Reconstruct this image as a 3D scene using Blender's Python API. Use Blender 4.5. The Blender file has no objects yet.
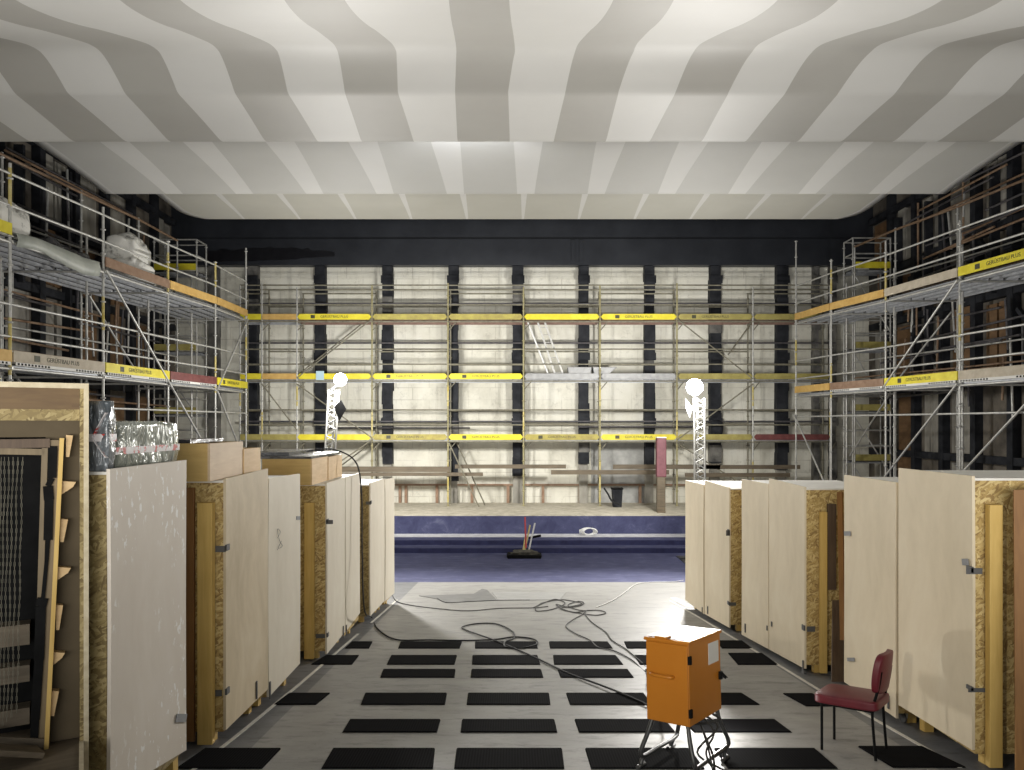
import bpy, math, random
from mathutils import Vector, Matrix, noise
random.seed(7)
S = bpy.context.scene
COL = S.collection
F = 760.0; CX = 512.0; HY = 424.0          # focal length (px), principal column, horizon row
HC = 2.1; SL = 0.086                       # eye height above the raked floor, rake
TILT = -math.atan(SL)
def P(px, py, Y): return Vector(((px-CX)*Y/F, Y, (HY-py)*Y/F))
def fz(Y): return -HC - SL*Y
def FP(px, py, dz=0.0):
    Y = HC*F/(py-HY-F*SL)
    return Vector(((px-CX)*Y/F, Y, fz(Y)+dz))

# ------------------------------------------------------------------ materials
def new_mat(name):
    m = bpy.data.materials.new(name); m.use_nodes = True
    nt = m.node_tree; b = nt.nodes['Principled BSDF']
    return m, nt, b
def lk(nt, a, b): nt.links.new(a, b)
def coords(nt, scale=(1,1,1), rot=(0,0,0), kind='Object'):
    t = nt.nodes.new('ShaderNodeTexCoord'); mp = nt.nodes.new('ShaderNodeMapping')
    mp.inputs['Scale'].default_value = scale; mp.inputs['Rotation'].default_value = rot
    lk(nt, t.outputs[kind], mp.inputs['Vector']); return mp.outputs['Vector']
def ramp(nt, fac, stops):
    r = nt.nodes.new('ShaderNodeValToRGB'); e = r.color_ramp.elements
    while len(e) < len(stops): e.new(0.5)
    for k, (p, c) in enumerate(stops):
        e[k].position = p; e[k].color = (c[0], c[1], c[2], 1)
    lk(nt, fac, r.inputs['Fac']); return r.outputs['Color']
def nz(nt, vec, scale, detail=4, rough=0.6, dist=0.0):
    n = nt.nodes.new('ShaderNodeTexNoise')
    n.inputs['Scale'].default_value = scale; n.inputs['Detail'].default_value = detail
    n.inputs['Roughness'].default_value = rough; n.inputs['Distortion'].default_value = dist
    lk(nt, vec, n.inputs['Vector']); return n.outputs['Fac']
def bump(nt, b, h, strength=0.3, dist=0.02):
    n = nt.nodes.new('ShaderNodeBump'); n.inputs['Strength'].default_value = strength
    n.inputs['Distance'].default_value = dist
    lk(nt, h, n.inputs['Height']); lk(nt, n.outputs['Normal'], b.inputs['Normal'])
def mixc(nt, fac, a, c, mode='MIX'):
    m = nt.nodes.new('ShaderNodeMix'); m.data_type = 'RGBA'; m.blend_type = mode
    for sock, v in ((m.inputs[0], fac), (m.inputs[6], a), (m.inputs[7], c)):
        if isinstance(v, bpy.types.NodeSocket): lk(nt, v, sock)
        elif isinstance(v, (int, float)): sock.default_value = v
        else: sock.default_value = (v[0], v[1], v[2], 1)
    return m.outputs[2]
def mottled(name, c1, c2, scale=6, rough=0.7, stretch=(1,1,1), metal=0.0, bmp=0.0, kind='Object', lo=0.3, hi=0.7, spec=None):
    m, nt, b = new_mat(name)
    v = coords(nt, stretch, kind=kind); n = nz(nt, v, scale)
    lk(nt, ramp(nt, n, [(lo, c1), (hi, c2)]), b.inputs['Base Color'])
    b.inputs['Roughness'].default_value = rough; b.inputs['Metallic'].default_value = metal
    if spec is not None: b.inputs['Specular IOR Level'].default_value = spec
    if bmp: bump(nt, b, n, bmp)
    return m
def wood(name, c1, c2, stretch=(14,14,1.0), scale=1.6, rough=0.6):
    m, nt, b = new_mat(name)
    v = coords(nt, stretch); n = nz(nt, v, scale, 5, 0.6, 0.8)
    n2 = nz(nt, coords(nt), 2.0, 2)
    c = ramp(nt, n, [(0.3, c1), (0.7, c2)])
    c = mixc(nt, 0.25, c, ramp(nt, n2, [(0.35, tuple(x*0.75 for x in c1)), (0.65, c2)]))
    lk(nt, c, b.inputs['Base Color']); b.inputs['Roughness'].default_value = rough
    bump(nt, b, n, 0.1, 0.005); return m
def osb(name, cs):
    m, nt, b = new_mat(name)
    t = nt.nodes.new('ShaderNodeTexCoord'); dis = nt.nodes.new('ShaderNodeTexNoise')
    dis.inputs['Scale'].default_value = 9; dis.inputs['Detail'].default_value = 2
    lk(nt, t.outputs['Object'], dis.inputs['Vector'])
    ad = nt.nodes.new('ShaderNodeVectorMath'); ad.operation = 'MULTIPLY_ADD'
    lk(nt, dis.outputs['Color'], ad.inputs[0]); ad.inputs[1].default_value = (.05,)*3; lk(nt, t.outputs['Object'], ad.inputs[2])
    layers = []
    for k, a in enumerate((.25, 1.05, 1.85, 2.6)):
        mp = nt.nodes.new('ShaderNodeMapping'); mp.vector_type = 'TEXTURE'
        mp.inputs['Rotation'].default_value = (0, a, .15*k); mp.inputs['Scale'].default_value = (.065, .10, .015)
        mp.inputs['Location'].default_value = (k*.37, k*.21, k*.13)
        lk(nt, ad.outputs[0], mp.inputs['Vector'])
        vo = nt.nodes.new('ShaderNodeTexVoronoi'); vo.inputs['Scale'].default_value = 1.0
        lk(nt, mp.outputs['Vector'], vo.inputs['Vector'])
        sp = nt.nodes.new('ShaderNodeSeparateColor'); lk(nt, vo.outputs['Color'], sp.inputs[0]); layers.append(sp)
    c = ramp(nt, layers[0].outputs[0], [(0.0, cs[0]), (0.5, cs[1]), (1.0, cs[2])])
    for k in (1, 2, 3):
        ck = ramp(nt, layers[k].outputs[0], [(0.0, cs[0]), (0.5, cs[1]), (1.0, cs[2])])
        f = ramp(nt, layers[k].outputs[1], [(.60, (0,0,0)), (.63, (1,1,1))])
        c = mixc(nt, f, c, ck)
    lk(nt, c, b.inputs['Base Color']); b.inputs['Roughness'].default_value = 0.65
    bump(nt, b, layers[1].outputs[2], 0.12, 0.003); return m
def plain(name, c, rough=0.5, metal=0.0, emit=None, es=0.0):
    m, nt, b = new_mat(name)
    b.inputs['Base Color'].default_value = (*c, 1); b.inputs['Roughness'].default_value = rough
    b.inputs['Metallic'].default_value = metal
    if emit: b.inputs['Emission Color'].default_value = (*emit, 1); b.inputs['Emission Strength'].default_value = es
    return m
M = {}
M['galv'] = mottled('galvanised_steel', (.42,.42,.40), (.62,.61,.57), 9, .45, metal=.35)
M['tube_yellow'] = mottled('yellow_painted_tube', (.50,.38,.05), (.62,.55,.30), 5, .5)
M['tube_dark'] = mottled('dark_steel_tube', (.05,.05,.06), (.13,.12,.12), 9, .5)
M['tube_rust'] = mottled('rust_brown_tube', (.20,.11,.06), (.34,.24,.16), 9, .6)
M['deck'] = mottled('steel_deck', (.30,.31,.33), (.48,.49,.51), 8, .5, metal=.3)
M['deck_brown'] = mottled('brown_deck', (.16,.09,.07), (.26,.17,.13), 8, .7)
M['b_yellow'] = mottled('yellow_board', (.68,.56,.02), (.82,.72,.05), 5, .55)
M['b_worn'] = mottled('worn_yellow_board', (.30,.24,.07), (.48,.42,.10), 5, .65)
M['b_olive'] = mottled('olive_board', (.30,.25,.07), (.44,.38,.12), 5, .65)
M['b_orange'] = mottled('orange_board', (.55,.33,.09), (.68,.45,.15), 6, .65)
M['b_brown'] = mottled('brown_board', (.22,.13,.08), (.33,.22,.15), 6, .7)
M['b_red'] = mottled('dark_red_board', (.13,.035,.035), (.22,.07,.065), 6, .6)
M['b_pale'] = mottled('pale_board', (.42,.36,.27), (.56,.50,.40), 6, .7)
M['b_grey'] = mottled('grey_board', (.30,.30,.30), (.42,.42,.42), 6, .6, metal=.3)
M['letter'] = plain('board_lettering', (.06,.06,.03), .6)
M['dots'] = plain('white_strip', (.75,.74,.7), .6)
M['panel'] = None
def panel_mat(name, c1, c2, c3, speck=0.0):
    m, nt, b = new_mat(name)
    v = coords(nt, (1, 1, .5), kind='Object'); n = nz(nt, v, 2.2, 6, .65, .4)
    c = ramp(nt, n, [(.3, c1), (.55, c2), (.75, c3)])
    v2 = coords(nt, (3, 3, .6), kind='Object'); n2 = nz(nt, v2, 6, 5, .7)
    c = mixc(nt, ramp(nt, n2, [(.66, (0,0,0)), (.8, (.35,.35,.35))]), c, (.42,.36,.28))
    if speck:
        n3 = nz(nt, coords(nt, (1,1,.5)), 22, 3, .6)
        n4 = nz(nt, coords(nt), 1.7, 1, .5)
        f = ramp(nt, n3, [(.60, (0,0,0)), (.63, (1,1,1))])
        f2 = ramp(nt, n4, [(.44, (0,0,0)), (.54, (speck,)*3)])
        c = mixc(nt, mixc(nt, 1.0, f, f2, 'MULTIPLY'), c, (.92,.91,.88))
    lk(nt, c, b.inputs['Base Color']); b.inputs['Roughness'].default_value = .6
    bump(nt, b, n2, .05, .004); return m
M['panel'] = panel_mat('painted_panel', (.62,.53,.375), (.70,.605,.44), (.75,.665,.50))
M['panel_worn'] = panel_mat('worn_painted_panel', (.47,.38,.24), (.60,.50,.34), (.68,.59,.43))
M['panel_white'] = panel_mat('white_painted_panel', (.64,.58,.46), (.70,.64,.52), (.75,.70,.58))
M['panel_speck'] = panel_mat('plaster_spattered_panel', (.66,.59,.50), (.71,.645,.555), (.75,.69,.61), .9)
M['sheet'] = mottled('white_top_sheet', (.70,.67,.60), (.80,.78,.72), 4, .6)
M['osb'] = osb('osb_board', ((.25,.155,.05), (.46,.32,.11), (.64,.50,.23)))
M['osb_dark'] = osb('dark_osb_board', ((.16,.11,.04), (.28,.21,.08), (.42,.33,.15)))  # same strands as osb, in darker tones
M['pine'] = wood('pine_timber', (.56,.36,.09), (.72,.50,.16))
M['pine_h'] = wood('pine_timber_lengthwise', (.52,.34,.11), (.68,.48,.18), (1.2,14,14))
M['ply'] = wood('birch_plywood', (.58,.38,.17), (.72,.51,.26), (2,2,16), 1.5)
M['ply_pink'] = wood('pale_plywood', (.60,.44,.28), (.72,.56,.38), (2,2,14), 1.5)
M['ply_edge'] = mottled('sawn_board_edge', (.50,.42,.27), (.66,.58,.41), 20, .7)
M['beamwood'] = wood('brown_plywood', (.11,.06,.02), (.19,.115,.04), (1.5,10,10))
M['galv_shaded'] = mottled('shaded_tube', (.13,.12,.085), (.27,.25,.185), 7, .6)  # galvanised tone darkened so rear rails look backlit and chains dim
M['tube_olive'] = mottled('olive_tube', (.25,.22,.10), (.40,.36,.20), 5, .6)
M['plankwood'] = wood('old_scaffold_plank', (.09,.07,.045), (.19,.15,.10), (1.2,16,16))
M['deckdark'] = mottled('dark_deck_steel', (.025,.027,.03), (.055,.058,.062), 8, .6)
M['deckrib'] = mottled('bright_deck_rib', (.50,.50,.50), (.66,.66,.65), 8, .5)
M['tanwood'] = wood('tan_timber', (.13,.095,.05), (.24,.18,.10), (10,10,1.5))
M['darkwood'] = wood('dark_timber', (.06,.035,.02), (.13,.085,.05))
M['redwood'] = wood('red_brown_plywood', (.20,.09,.022), (.32,.155,.042))
M['greywood'] = wood('weathered_timber', (.17,.13,.09), (.32,.26,.19), (1.2,16,16))
M['board_shaded'] = mottled('brown_hardboard', (.075,.055,.028), (.105,.078,.042), 3, .8)  # brown board with the shade inside the open crate put into its colour
M['black'] = mottled('black_matt', (.004,.004,.004), (.010,.010,.010), 6, .8, spec=.12)
M['blackplastic'] = mottled('black_plastic_film', (.015,.015,.017), (.05,.05,.055), 9, .25, bmp=.6)
M['white'] = mottled('white_paint', (.72,.72,.70), (.82,.82,.80), 6, .45)
M['tape'] = mottled('floor_tape', (.50,.48,.42), (.68,.66,.60), 12, .6)
M['strap'] = plain('grey_strap', (.09,.09,.09), .5)
M['greytape'] = plain('grey_adhesive_tape', (.24,.245,.25), .4)
M['mat'] = None
def mat_rubber():
    m, nt, b = new_mat('ribbed_rubber')
    v = coords(nt); w = nt.nodes.new('ShaderNodeTexWave'); w.wave_type = 'BANDS'; w.bands_direction = 'X'
    w.inputs['Scale'].default_value = 14; lk(nt, v, w.inputs['Vector'])
    w2 = nt.nodes.new('ShaderNodeTexWave'); w2.bands_direction = 'Y'; w2.inputs['Scale'].default_value = 14; lk(nt, v, w2.inputs['Vector'])
    f = mixc(nt, 1.0, w.outputs['Color'], w2.outputs['Color'], 'MULTIPLY')
    lk(nt, mixc(nt, f, (.004,.004,.0045), (.016,.016,.017)), b.inputs['Base Color'])
    b.inputs['Roughness'].default_value = .95; b.inputs['Specular IOR Level'].default_value = .03; return m
M['mat'] = mat_rubber()
def floor_mat(name, c1, c2, dark):
    m, nt, b = new_mat(name)
    n = nz(nt, coords(nt, (.5,1,1)), 2.0, 6, .7, .6)
    n2 = nz(nt, coords(nt, (.8,2.4,1)), 3.2, 6, .7, .3)
    n3 = nz(nt, coords(nt, (1,1,1)), 26, 4, .7)
    c = ramp(nt, n, [(.3, c1), (.7, c2)])
    c = mixc(nt, ramp(nt, n2, [(.54, (0,0,0)), (.72, (.75,.75,.75))]), c, dark)
    c = mixc(nt, ramp(nt, n3, [(.60, (0,0,0)), (.74, (.6,.6,.6))]), c, dark)
    lk(nt, c, b.inputs['Base Color'])
    lk(nt, ramp(nt, n2, [(.3, (.42,)*3), (.7, (.6,)*3)]), b.inputs['Roughness'])
    bump(nt, b, n3, .04, .003); return m
M['floor'] = floor_mat('grey_linoleum', (.20,.197,.187), (.285,.28,.265), (.095,.093,.088))
M['floor_side'] = floor_mat('dark_grey_linoleum', (.11,.113,.117), (.16,.163,.167), (.06,.06,.06))
def blue_mat():
    m, nt, b = new_mat('blue_carpet')
    n = nz(nt, coords(nt, (1,2.2,1)), 2.2, 6, .7, .5); n2 = nz(nt, coords(nt, (1,1,1)), 18, 4, .7)
    c = ramp(nt, n, [(.3, (.026,.029,.082)), (.55, (.052,.057,.128)), (.78, (.13,.14,.22))])
    c = mixc(nt, ramp(nt, n2, [(.72, (0,0,0)), (.80, (.7,.7,.7))]), c, (.5,.5,.55))
    lk(nt, c, b.inputs['Base Color']); b.inputs['Roughness'].default_value = .8; return m
M['blue'] = blue_mat()
M['blue_dark'] = mottled('blue_riser', (.012,.014,.06), (.03,.034,.11), 4, .7)
M['nosing'] = mottled('pale_step_edge', (.40,.40,.42), (.58,.58,.58), 5, .7)
def ledge_mat():
    m, nt, b = new_mat('dusty_ledge')
    n = nz(nt, coords(nt), 3.5, 8, .75); n2 = nz(nt, coords(nt), 14, 5, .75)
    c = ramp(nt, n, [(.3, (.30,.27,.20)), (.55, (.50,.46,.37)), (.75, (.66,.62,.53))])
    c = mixc(nt, ramp(nt, n2, [(.6, (0,0,0)), (.68, (.8,.8,.8))]), c, (.13,.11,.08))
    lk(nt, c, b.inputs['Base Color']); b.inputs['Roughness'].default_value = .9; return m
M['ledge'] = ledge_mat()
def wall_mat():
    m, nt, b = new_mat('stripped_plaster')
    n = nz(nt, coords(nt), .55, 7, .7, .3); n2 = nz(nt, coords(nt), 3.2, 8, .75)
    c = ramp(nt, n, [(.28, (.53,.51,.43)), (.5, (.70,.68,.59)), (.72, (.78,.765,.69))])
    c = mixc(nt, ramp(nt, n2, [(.55, (0,0,0)), (.72, (.55,.55,.55))]), c, (.30,.28,.23))
    n3 = nz(nt, coords(nt, (5,1,.35)), 1.3, 5, .7)                   # vertical run marks
    c = mixc(nt, ramp(nt, n3, [(.56, (0,0,0)), (.72, (.5,.5,.5))]), c, (.33,.31,.26))
    br = nt.nodes.new('ShaderNodeTexBrick'); mp = nt.nodes.new('ShaderNodeMapping')
    mp.inputs['Rotation'].default_value = (math.pi/2, 0, 0)
    tc = nt.nodes.new('ShaderNodeTexCoord'); lk(nt, tc.outputs['Object'], mp.inputs['Vector']); lk(nt, mp.outputs['Vector'], br.inputs['Vector'])
    br.inputs['Scale'].default_value = 1.0; br.inputs['Brick Width'].default_value = 1.15; br.inputs['Row Height'].default_value = .42
    br.inputs['Mortar Size'].default_value = .018; br.inputs['Mortar Smooth'].default_value = .6
    f = mixc(nt, 1.0, br.outputs['Fac'], ramp(nt, nz(nt, coords(nt), .9, 3), [(.42, (0,0,0)), (.6, (.55,.55,.55))]), 'MULTIPLY')
    c = mixc(nt, f, c, (.36,.33,.27))
    lk(nt, c, b.inputs['Base Color']); b.inputs['Roughness'].default_value = .9
    bump(nt, b, n2, .25, .02); return m
M['wall'] = wall_mat()
M['patch'] = mottled('grey_plaster_patch', (.28,.28,.27), (.48,.48,.46), 2.5, .9, bmp=.2)
M['sidewall'] = mottled('soot_brown_masonry', (.035,.03,.026), (.20,.175,.14), 1.3, .9, bmp=.3)
M['sideconc'] = mottled('bare_concrete', (.16,.15,.13), (.42,.40,.35), 1.8, .9, (1,1,.4), bmp=.3)
M['sideply'] = wood('orange_brown_board', (.13,.075,.035), (.22,.125,.06), (3,3,8), 1.0)
M['colsteel'] = mottled('tarred_steel_column', (.008,.009,.012), (.034,.036,.042), 2.6, .7, bmp=.4, spec=.2)
M['colpale'] = mottled('plaster_smeared_column', (.03,.03,.03), (.22,.21,.19), 2.2, .8, bmp=.4)
M['beam'] = mottled('black_painted_beam', (.012,.014,.019), (.024,.027,.034), 1.2, .45)
M['beam_rag'] = mottled('tar_stain', (.004,.004,.006), (.010,.010,.013), 4, .35)
M['can_light'] = mottled('ivory_canopy_fabric', (.63,.623,.595), (.66,.653,.625), .8, .6)
M['can_grey'] = mottled('grey_canopy_fabric', (.40,.385,.355), (.43,.42,.385), .8, .6)
M['can_pale'] = mottled('pale_grey_canopy_fabric', (.50,.495,.465), (.53,.525,.495), .8, .6)
M['can_yel'] = mottled('warm_grey_canopy_fabric', (.48,.47,.415), (.52,.51,.455), .8, .6)
M['foil'] = None
def foil(name, c1, c2):
    m, nt, b = new_mat(name)
    n = nz(nt, coords(nt, (1.3,1.3,.6)), 6, 3, .5, 1.6)
    lk(nt, ramp(nt, n, [(.3, c1), (.7, c2)]), b.inputs['Base Color'])
    b.inputs['Metallic'].default_value = .1; b.inputs['Roughness'].default_value = .25
    b.inputs['Coat Weight'].default_value = .6; b.inputs['Coat Roughness'].default_value = .05
    bump(nt, b, n, 1.0, .05); return m
M['foil'] = foil('green_grey_film', (.17,.19,.16), (.40,.43,.38))
M['foil_dark'] = foil('slate_grey_film', (.07,.085,.095), (.26,.28,.30))
def redtape():
    m, nt, b = new_mat('red_white_packing_tape')
    n = nz(nt, coords(nt), 20, 2, .6)
    lk(nt, ramp(nt, n, [(.55, (.75,.72,.72)), (.62, (.55,.06,.05))]), b.inputs['Base Color'])
    b.inputs['Roughness'].default_value = .2; return m
M['redtape'] = redtape()
M['orange'] = mottled('orange_enamel', (.48,.165,.009), (.52,.185,.012), 3, .42)
M['toppaint'] = mottled('scuffed_metal_lid', (.17,.12,.085), (.34,.31,.28), 5, .45)
M['darkmetal'] = mottled('dark_grey_steel_tube', (.05,.05,.05), (.10,.10,.10), 12, .35, metal=.5)
M['vinyl'] = mottled('red_upholstery', (.105,.007,.014), (.145,.012,.021), 8, .45, bmp=.05)
M['cable'] = plain('black_cable', (.008,.008,.009), .75)
M['cable_grey'] = plain('dark_grey_cable', (.035,.033,.03), .75)
M['cable_white'] = plain('white_cable', (.72,.72,.70), .5)
M['bundle'] = mottled('dusty_white_wrapping', (.10,.09,.075), (.80,.79,.74), 4.5, .8, bmp=.8, lo=.30, hi=.46)
M['tarp'] = mottled('pale_green_grey_tarpaulin', (.34,.36,.32), (.46,.48,.43), 3, .5, bmp=.1)
M['greysheet'] = mottled('grey_floor_sheet', (.10,.10,.097), (.15,.15,.145), 4, .6)
M['palesheet'] = mottled('pale_floor_sheet', (.20,.20,.19), (.26,.26,.25), 4, .7)
M['pinkwrap'] = mottled('dusky_pink_wrap', (.13,.045,.055), (.20,.075,.088), 5, .6)
M['dust_pile'] = mottled('dark_sweepings', (.03,.03,.025), (.10,.09,.07), 9, .9)
M['red'] = plain('red_stick', (.55,.07,.07), .5)
M['yellowstick'] = plain('yellow_stick', (.70,.60,.25), .5)
M['cyan'] = plain('pale_blue_sheet', (.45,.62,.70), .6)
M['lens'] = plain('lit_lamp', (1,1,1), .4, 0, (1,.98,.95), 60)
M['paper'] = plain('paper_label', (.70,.69,.64), .6)

# ------------------------------------------------------------------ mesh builder
class MB:
    def __init__(s): s.v=[]; s.f=[]; s.m=[]; s.sm=[]
    def add(s, vs, fs, mi=0, smooth=False):
        o=len(s.v); s.v += [tuple(v) for v in vs]
        for f in fs: s.f.append([o+i for i in f]); s.m.append(mi); s.sm.append(smooth)
    def hexa(s, p, mi=0):   # p: 4 bottom + 4 top, counter-clockwise seen from above
        s.add(p, [(3,2,1,0),(4,5,6,7),(0,1,5,4),(1,2,6,5),(2,3,7,6),(3,0,4,7)], mi)
    def box(s, x0,x1,y0,y1,z0,z1, mi=0):
        s.hexa([(x0,y0,z0),(x1,y0,z0),(x1,y1,z0),(x0,y1,z0),(x0,y0,z1),(x1,y0,z1),(x1,y1,z1),(x0,y1,z1)], mi)
    def bar(s, a, b, w, h, up=(0,0,1), mi=0):   # rectangular bar
        a=Vector(a); b=Vector(b); d=(b-a).normalized(); u=Vector(up)
        if abs(d.dot(u))>.95: u=Vector((0,1,0))
        x=d.cross(u).normalized(); u=x.cross(d).normalized()
        vs=[]
        for q in (a,b):
            for sx,sz in ((-1,-1),(1,-1),(1,1),(-1,1)): vs.append(q+x*(sx*w/2)+u*(sz*h/2))
        s.add(vs, [(0,1,2,3),(7,6,5,4),(0,4,5,1),(1,5,6,2),(2,6,7,3),(3,7,4,0)], mi)
    def tube(s, pts, r, n=8, mi=0, caps=True, r2=None):
        pts=[Vector(p) for p in pts]; rings=[]; u=None
        for i,p in enumerate(pts):
            d=((pts[min(i+1,len(pts)-1)]-p).normalized() + (p-pts[max(i-1,0)]).normalized())
            if d.length<1e-6: d=pts[min(i+1,len(pts)-1)]-pts[max(i-1,0)]
            d.normalize()
            if u is None: u=Vector((0,0,1)) if abs(d.z)<.9 else Vector((1,0,0))
            x=d.cross(u)
            if x.length<1e-5: u=Vector((0,1,0)); x=d.cross(u)
            x.normalize(); u=x.cross(d).normalized()
            rr=r if r2 is None else r+(r2-r)*i/max(1,len(pts)-1)
            rings.append([p+(x*math.cos(2*math.pi*k/n)+u*math.sin(2*math.pi*k/n))*rr for k in range(n)])
        vs=[v for R in rings for v in R]; fs=[]
        for i in range(len(rings)-1):
            for k in range(n):
                a=i*n+k; b=i*n+(k+1)%n; fs.append((a,b,b+n,a+n))
        s.add(vs, fs, mi, True)
        if caps:
            s.add(rings[0], [tuple(range(n))], mi); s.add(rings[-1], [tuple(reversed(range(n)))], mi)
    def prism(s, poly, a, b, axis, mi=0):      # poly: 2D outline, extruded along axis between a and b
        def at(p,q): return {'x':(q,p[0],p[1]),'y':(p[0],q,p[1]),'z':(p[0],p[1],q)}[axis]
        n=len(poly); vs=[at(p,a) for p in poly]+[at(p,b) for p in poly]
        fs=[tuple(reversed(range(n))),tuple(range(n,2*n))]+[(i,(i+1)%n,n+(i+1)%n,n+i) for i in range(n)]
        s.add(vs, fs, mi)
    def lathe(s, prof, c, n=20, mi=0):
        vs=[]
        for r,z in prof:
            for k in range(n): vs.append((c[0]+r*math.cos(2*math.pi*k/n), c[1]+r*math.sin(2*math.pi*k/n), c[2]+z))
        fs=[]
        for i in range(len(prof)-1):
            for k in range(n): fs.append((i*n+k, i*n+(k+1)%n, (i+1)*n+(k+1)%n, (i+1)*n+k))
        s.add(vs, fs, mi, True); 
        s.add(vs[:n], [tuple(reversed(range(n)))], mi); s.add(vs[-n:], [tuple(range(n))], mi)
    def build(s, name, mat, parent=None, bevel=0.0, matrix=None, sub=0):
        me=bpy.data.meshes.new(name); me.from_pydata(s.v, [], s.f); me.update()
        for mm in (mat if isinstance(mat,(list,tuple)) else [mat]): me.materials.append(M[mm] if isinstance(mm,str) else mm)
        me.polygons.foreach_set('material_index', s.m); me.polygons.foreach_set('use_smooth', s.sm); me.update()
        o=bpy.data.objects.new(name, me); COL.objects.link(o)
        if parent is not None: o.parent=parent
        if matrix is not None: o.matrix_local=matrix
        if bevel:
            b=o.modifiers.new('edge','BEVEL'); b.width=bevel; b.segments=2; b.limit_method='ANGLE'
        if sub:
            b=o.modifiers.new('soft','SUBSURF'); b.levels=sub; b.render_levels=sub
        return o
def tag(o, label=None, cat=None, group=None, kind=None):
    if label: o['label']=label
    if cat: o['category']=cat
    if group: o['group']=group
    if kind: o['kind']=kind
    return o
def empty(name, loc=(0,0,0), rot=(0,0,0), **k):
    o=bpy.data.objects.new(name, None); COL.objects.link(o); o.location=loc; o.rotation_euler=rot
    o.empty_display_size=.1
    return tag(o, **k)
def struct(mb, name, mat, parent=None, **k):
    o=mb.build(name, mat, parent)
    if parent is None: o['kind']='structure'
    return tag(o, **k)
def one(kind, *a, **k):
    m=MB(); getattr(m, kind)(*a, **k); return m
def spline(pts, n=8):
    pts=[Vector(p) for p in pts]; out=[]
    for i in range(len(pts)-1):
        p0=pts[max(i-1,0)]; p1=pts[i]; p2=pts[i+1]; p3=pts[min(i+2,len(pts)-1)]
        for k in range(n):
            t=k/n
            out.append(.5*((2*p1)+(p2-p0)*t+(2*p0-5*p1+4*p2-p3)*t*t+(3*p1-p0-3*p2+p3)*t**3))
    out.append(pts[-1]); return out

# ------------------------------------------------------------------ camera
cam=bpy.data.cameras.new('camera'); co=bpy.data.objects.new('camera', cam); COL.objects.link(co)
co.location=(0,0,0); co.rotation_euler=(math.pi/2,0,0)
cam.sensor_width=36; cam.lens=F/1024*36; cam.shift_y=(HY-385)/1024; cam.clip_end=200; cam.clip_start=.05
S.camera=co

# ------------------------------------------------------------------ the setting
YE=17.2; ZB=fz(YE)                               # end of the raked floor, level of the blue floor
XL, XR = -11.7, 12.4
YW=26.4
TL=lambda Y: -2.12; TR=lambda Y: 3.2-.05*(Y-5.5)*.35
m=MB()
def fq(xa0,xb0,xa1,xb1,y0,y1,mi):
    m.hexa([(xa0,y0,fz(y0)-.3),(xb0,y0,fz(y0)-.3),(xb1,y1,fz(y1)-.3),(xa1,y1,fz(y1)-.3),(xa0,y0,fz(y0)),(xb0,y0,fz(y0)),(xb1,y1,fz(y1)),(xa1,y1,fz(y1))],mi)
Y0=-2.5
fq(XL,-2.12,XL,-2.12,Y0,YE,1); fq(-2.12,TR(Y0),-2.12,TR(YE),Y0,YE,0); fq(TR(Y0),XR,TR(14.2),XR,Y0,14.2,1); fq(TR(14.2),XR,TR(YE),XR,14.2,YE,0)
struct(m,'floor',['floor','floor_side'])
# blue floor and the steps up to the ledge (same thresholds across the whole width)
struct(one('box',XL,XR,YE,21.1,ZB-.3,ZB-.004),'floor_blue','blue')
m=MB()
m.box(XL,XR,21.1,22.8,ZB-.3,ZB+.14,0); 
m.box(XL,XR,21.098,21.1,ZB-.004,ZB+.125,1)
m.box(XL,XR,21.6,22.8,ZB+.14,ZB+.28,0); m.box(XL,XR,21.598,21.6,ZB+.14,ZB+.262,1)
m.box(XL,XR,22.15,22.8,ZB+.28,ZB+.286,2)
struct(m,'floor_steps',['blue','blue_dark','nosing'])
ZL=-2.73
m=MB(); m.box(XL,XR,22.8,YW+.3,ZB-.3,ZL,0); m.box(XL,XR,22.796,22.8,ZB+.286,ZL-.03,1)
struct(m,'floor_ledge',['ledge','blue'])
# rear wall
struct(one('box',XL-.3,XR+.3,YW,YW+.3,ZL-.5,8.8),'wall_rear','wall')
o=struct(one('box',2.75,4.75,YW-.012,YW,ZL,-.66),'wall_patch','patch')
# rough render band between the columns and blotches
# ceiling + fascia beam
struct(one('box',XL-.3,XR+.3,-2.5,YW+.3,8.8,9.0),'ceiling','black')
m=MB(); m.box(XL,XR,26.0,YW,P(0,265,26).z,P(0,239,26).z); m.box(XL,XR,26.1,YW,P(0,239,26).z,8.8)
for x in (573,581): m.bar(P(x,240,25.98),P(x,262,25.98),.12,.05,(0,-1,0))
struct(m,'wall_fascia','beam')
m=MB()
rr=random.Random(3); top=[]; bot=[]
for k in range(25):
    x=205+k*5.4; t=k/24
    top.append(P(x,252-7*math.sin(t*2.6)+rr.uniform(-1.5,1.5)+4*t,25.985)); bot.append(P(x,262-1*t+rr.uniform(-.5,.5)-5*t*t,25.985))
pts=top+bot[::-1]; m.prism([(p.x,p.z) for p in pts],25.98,26.0,'y')
struct(m,'wall_tar_stain','beam_rag')
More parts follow.
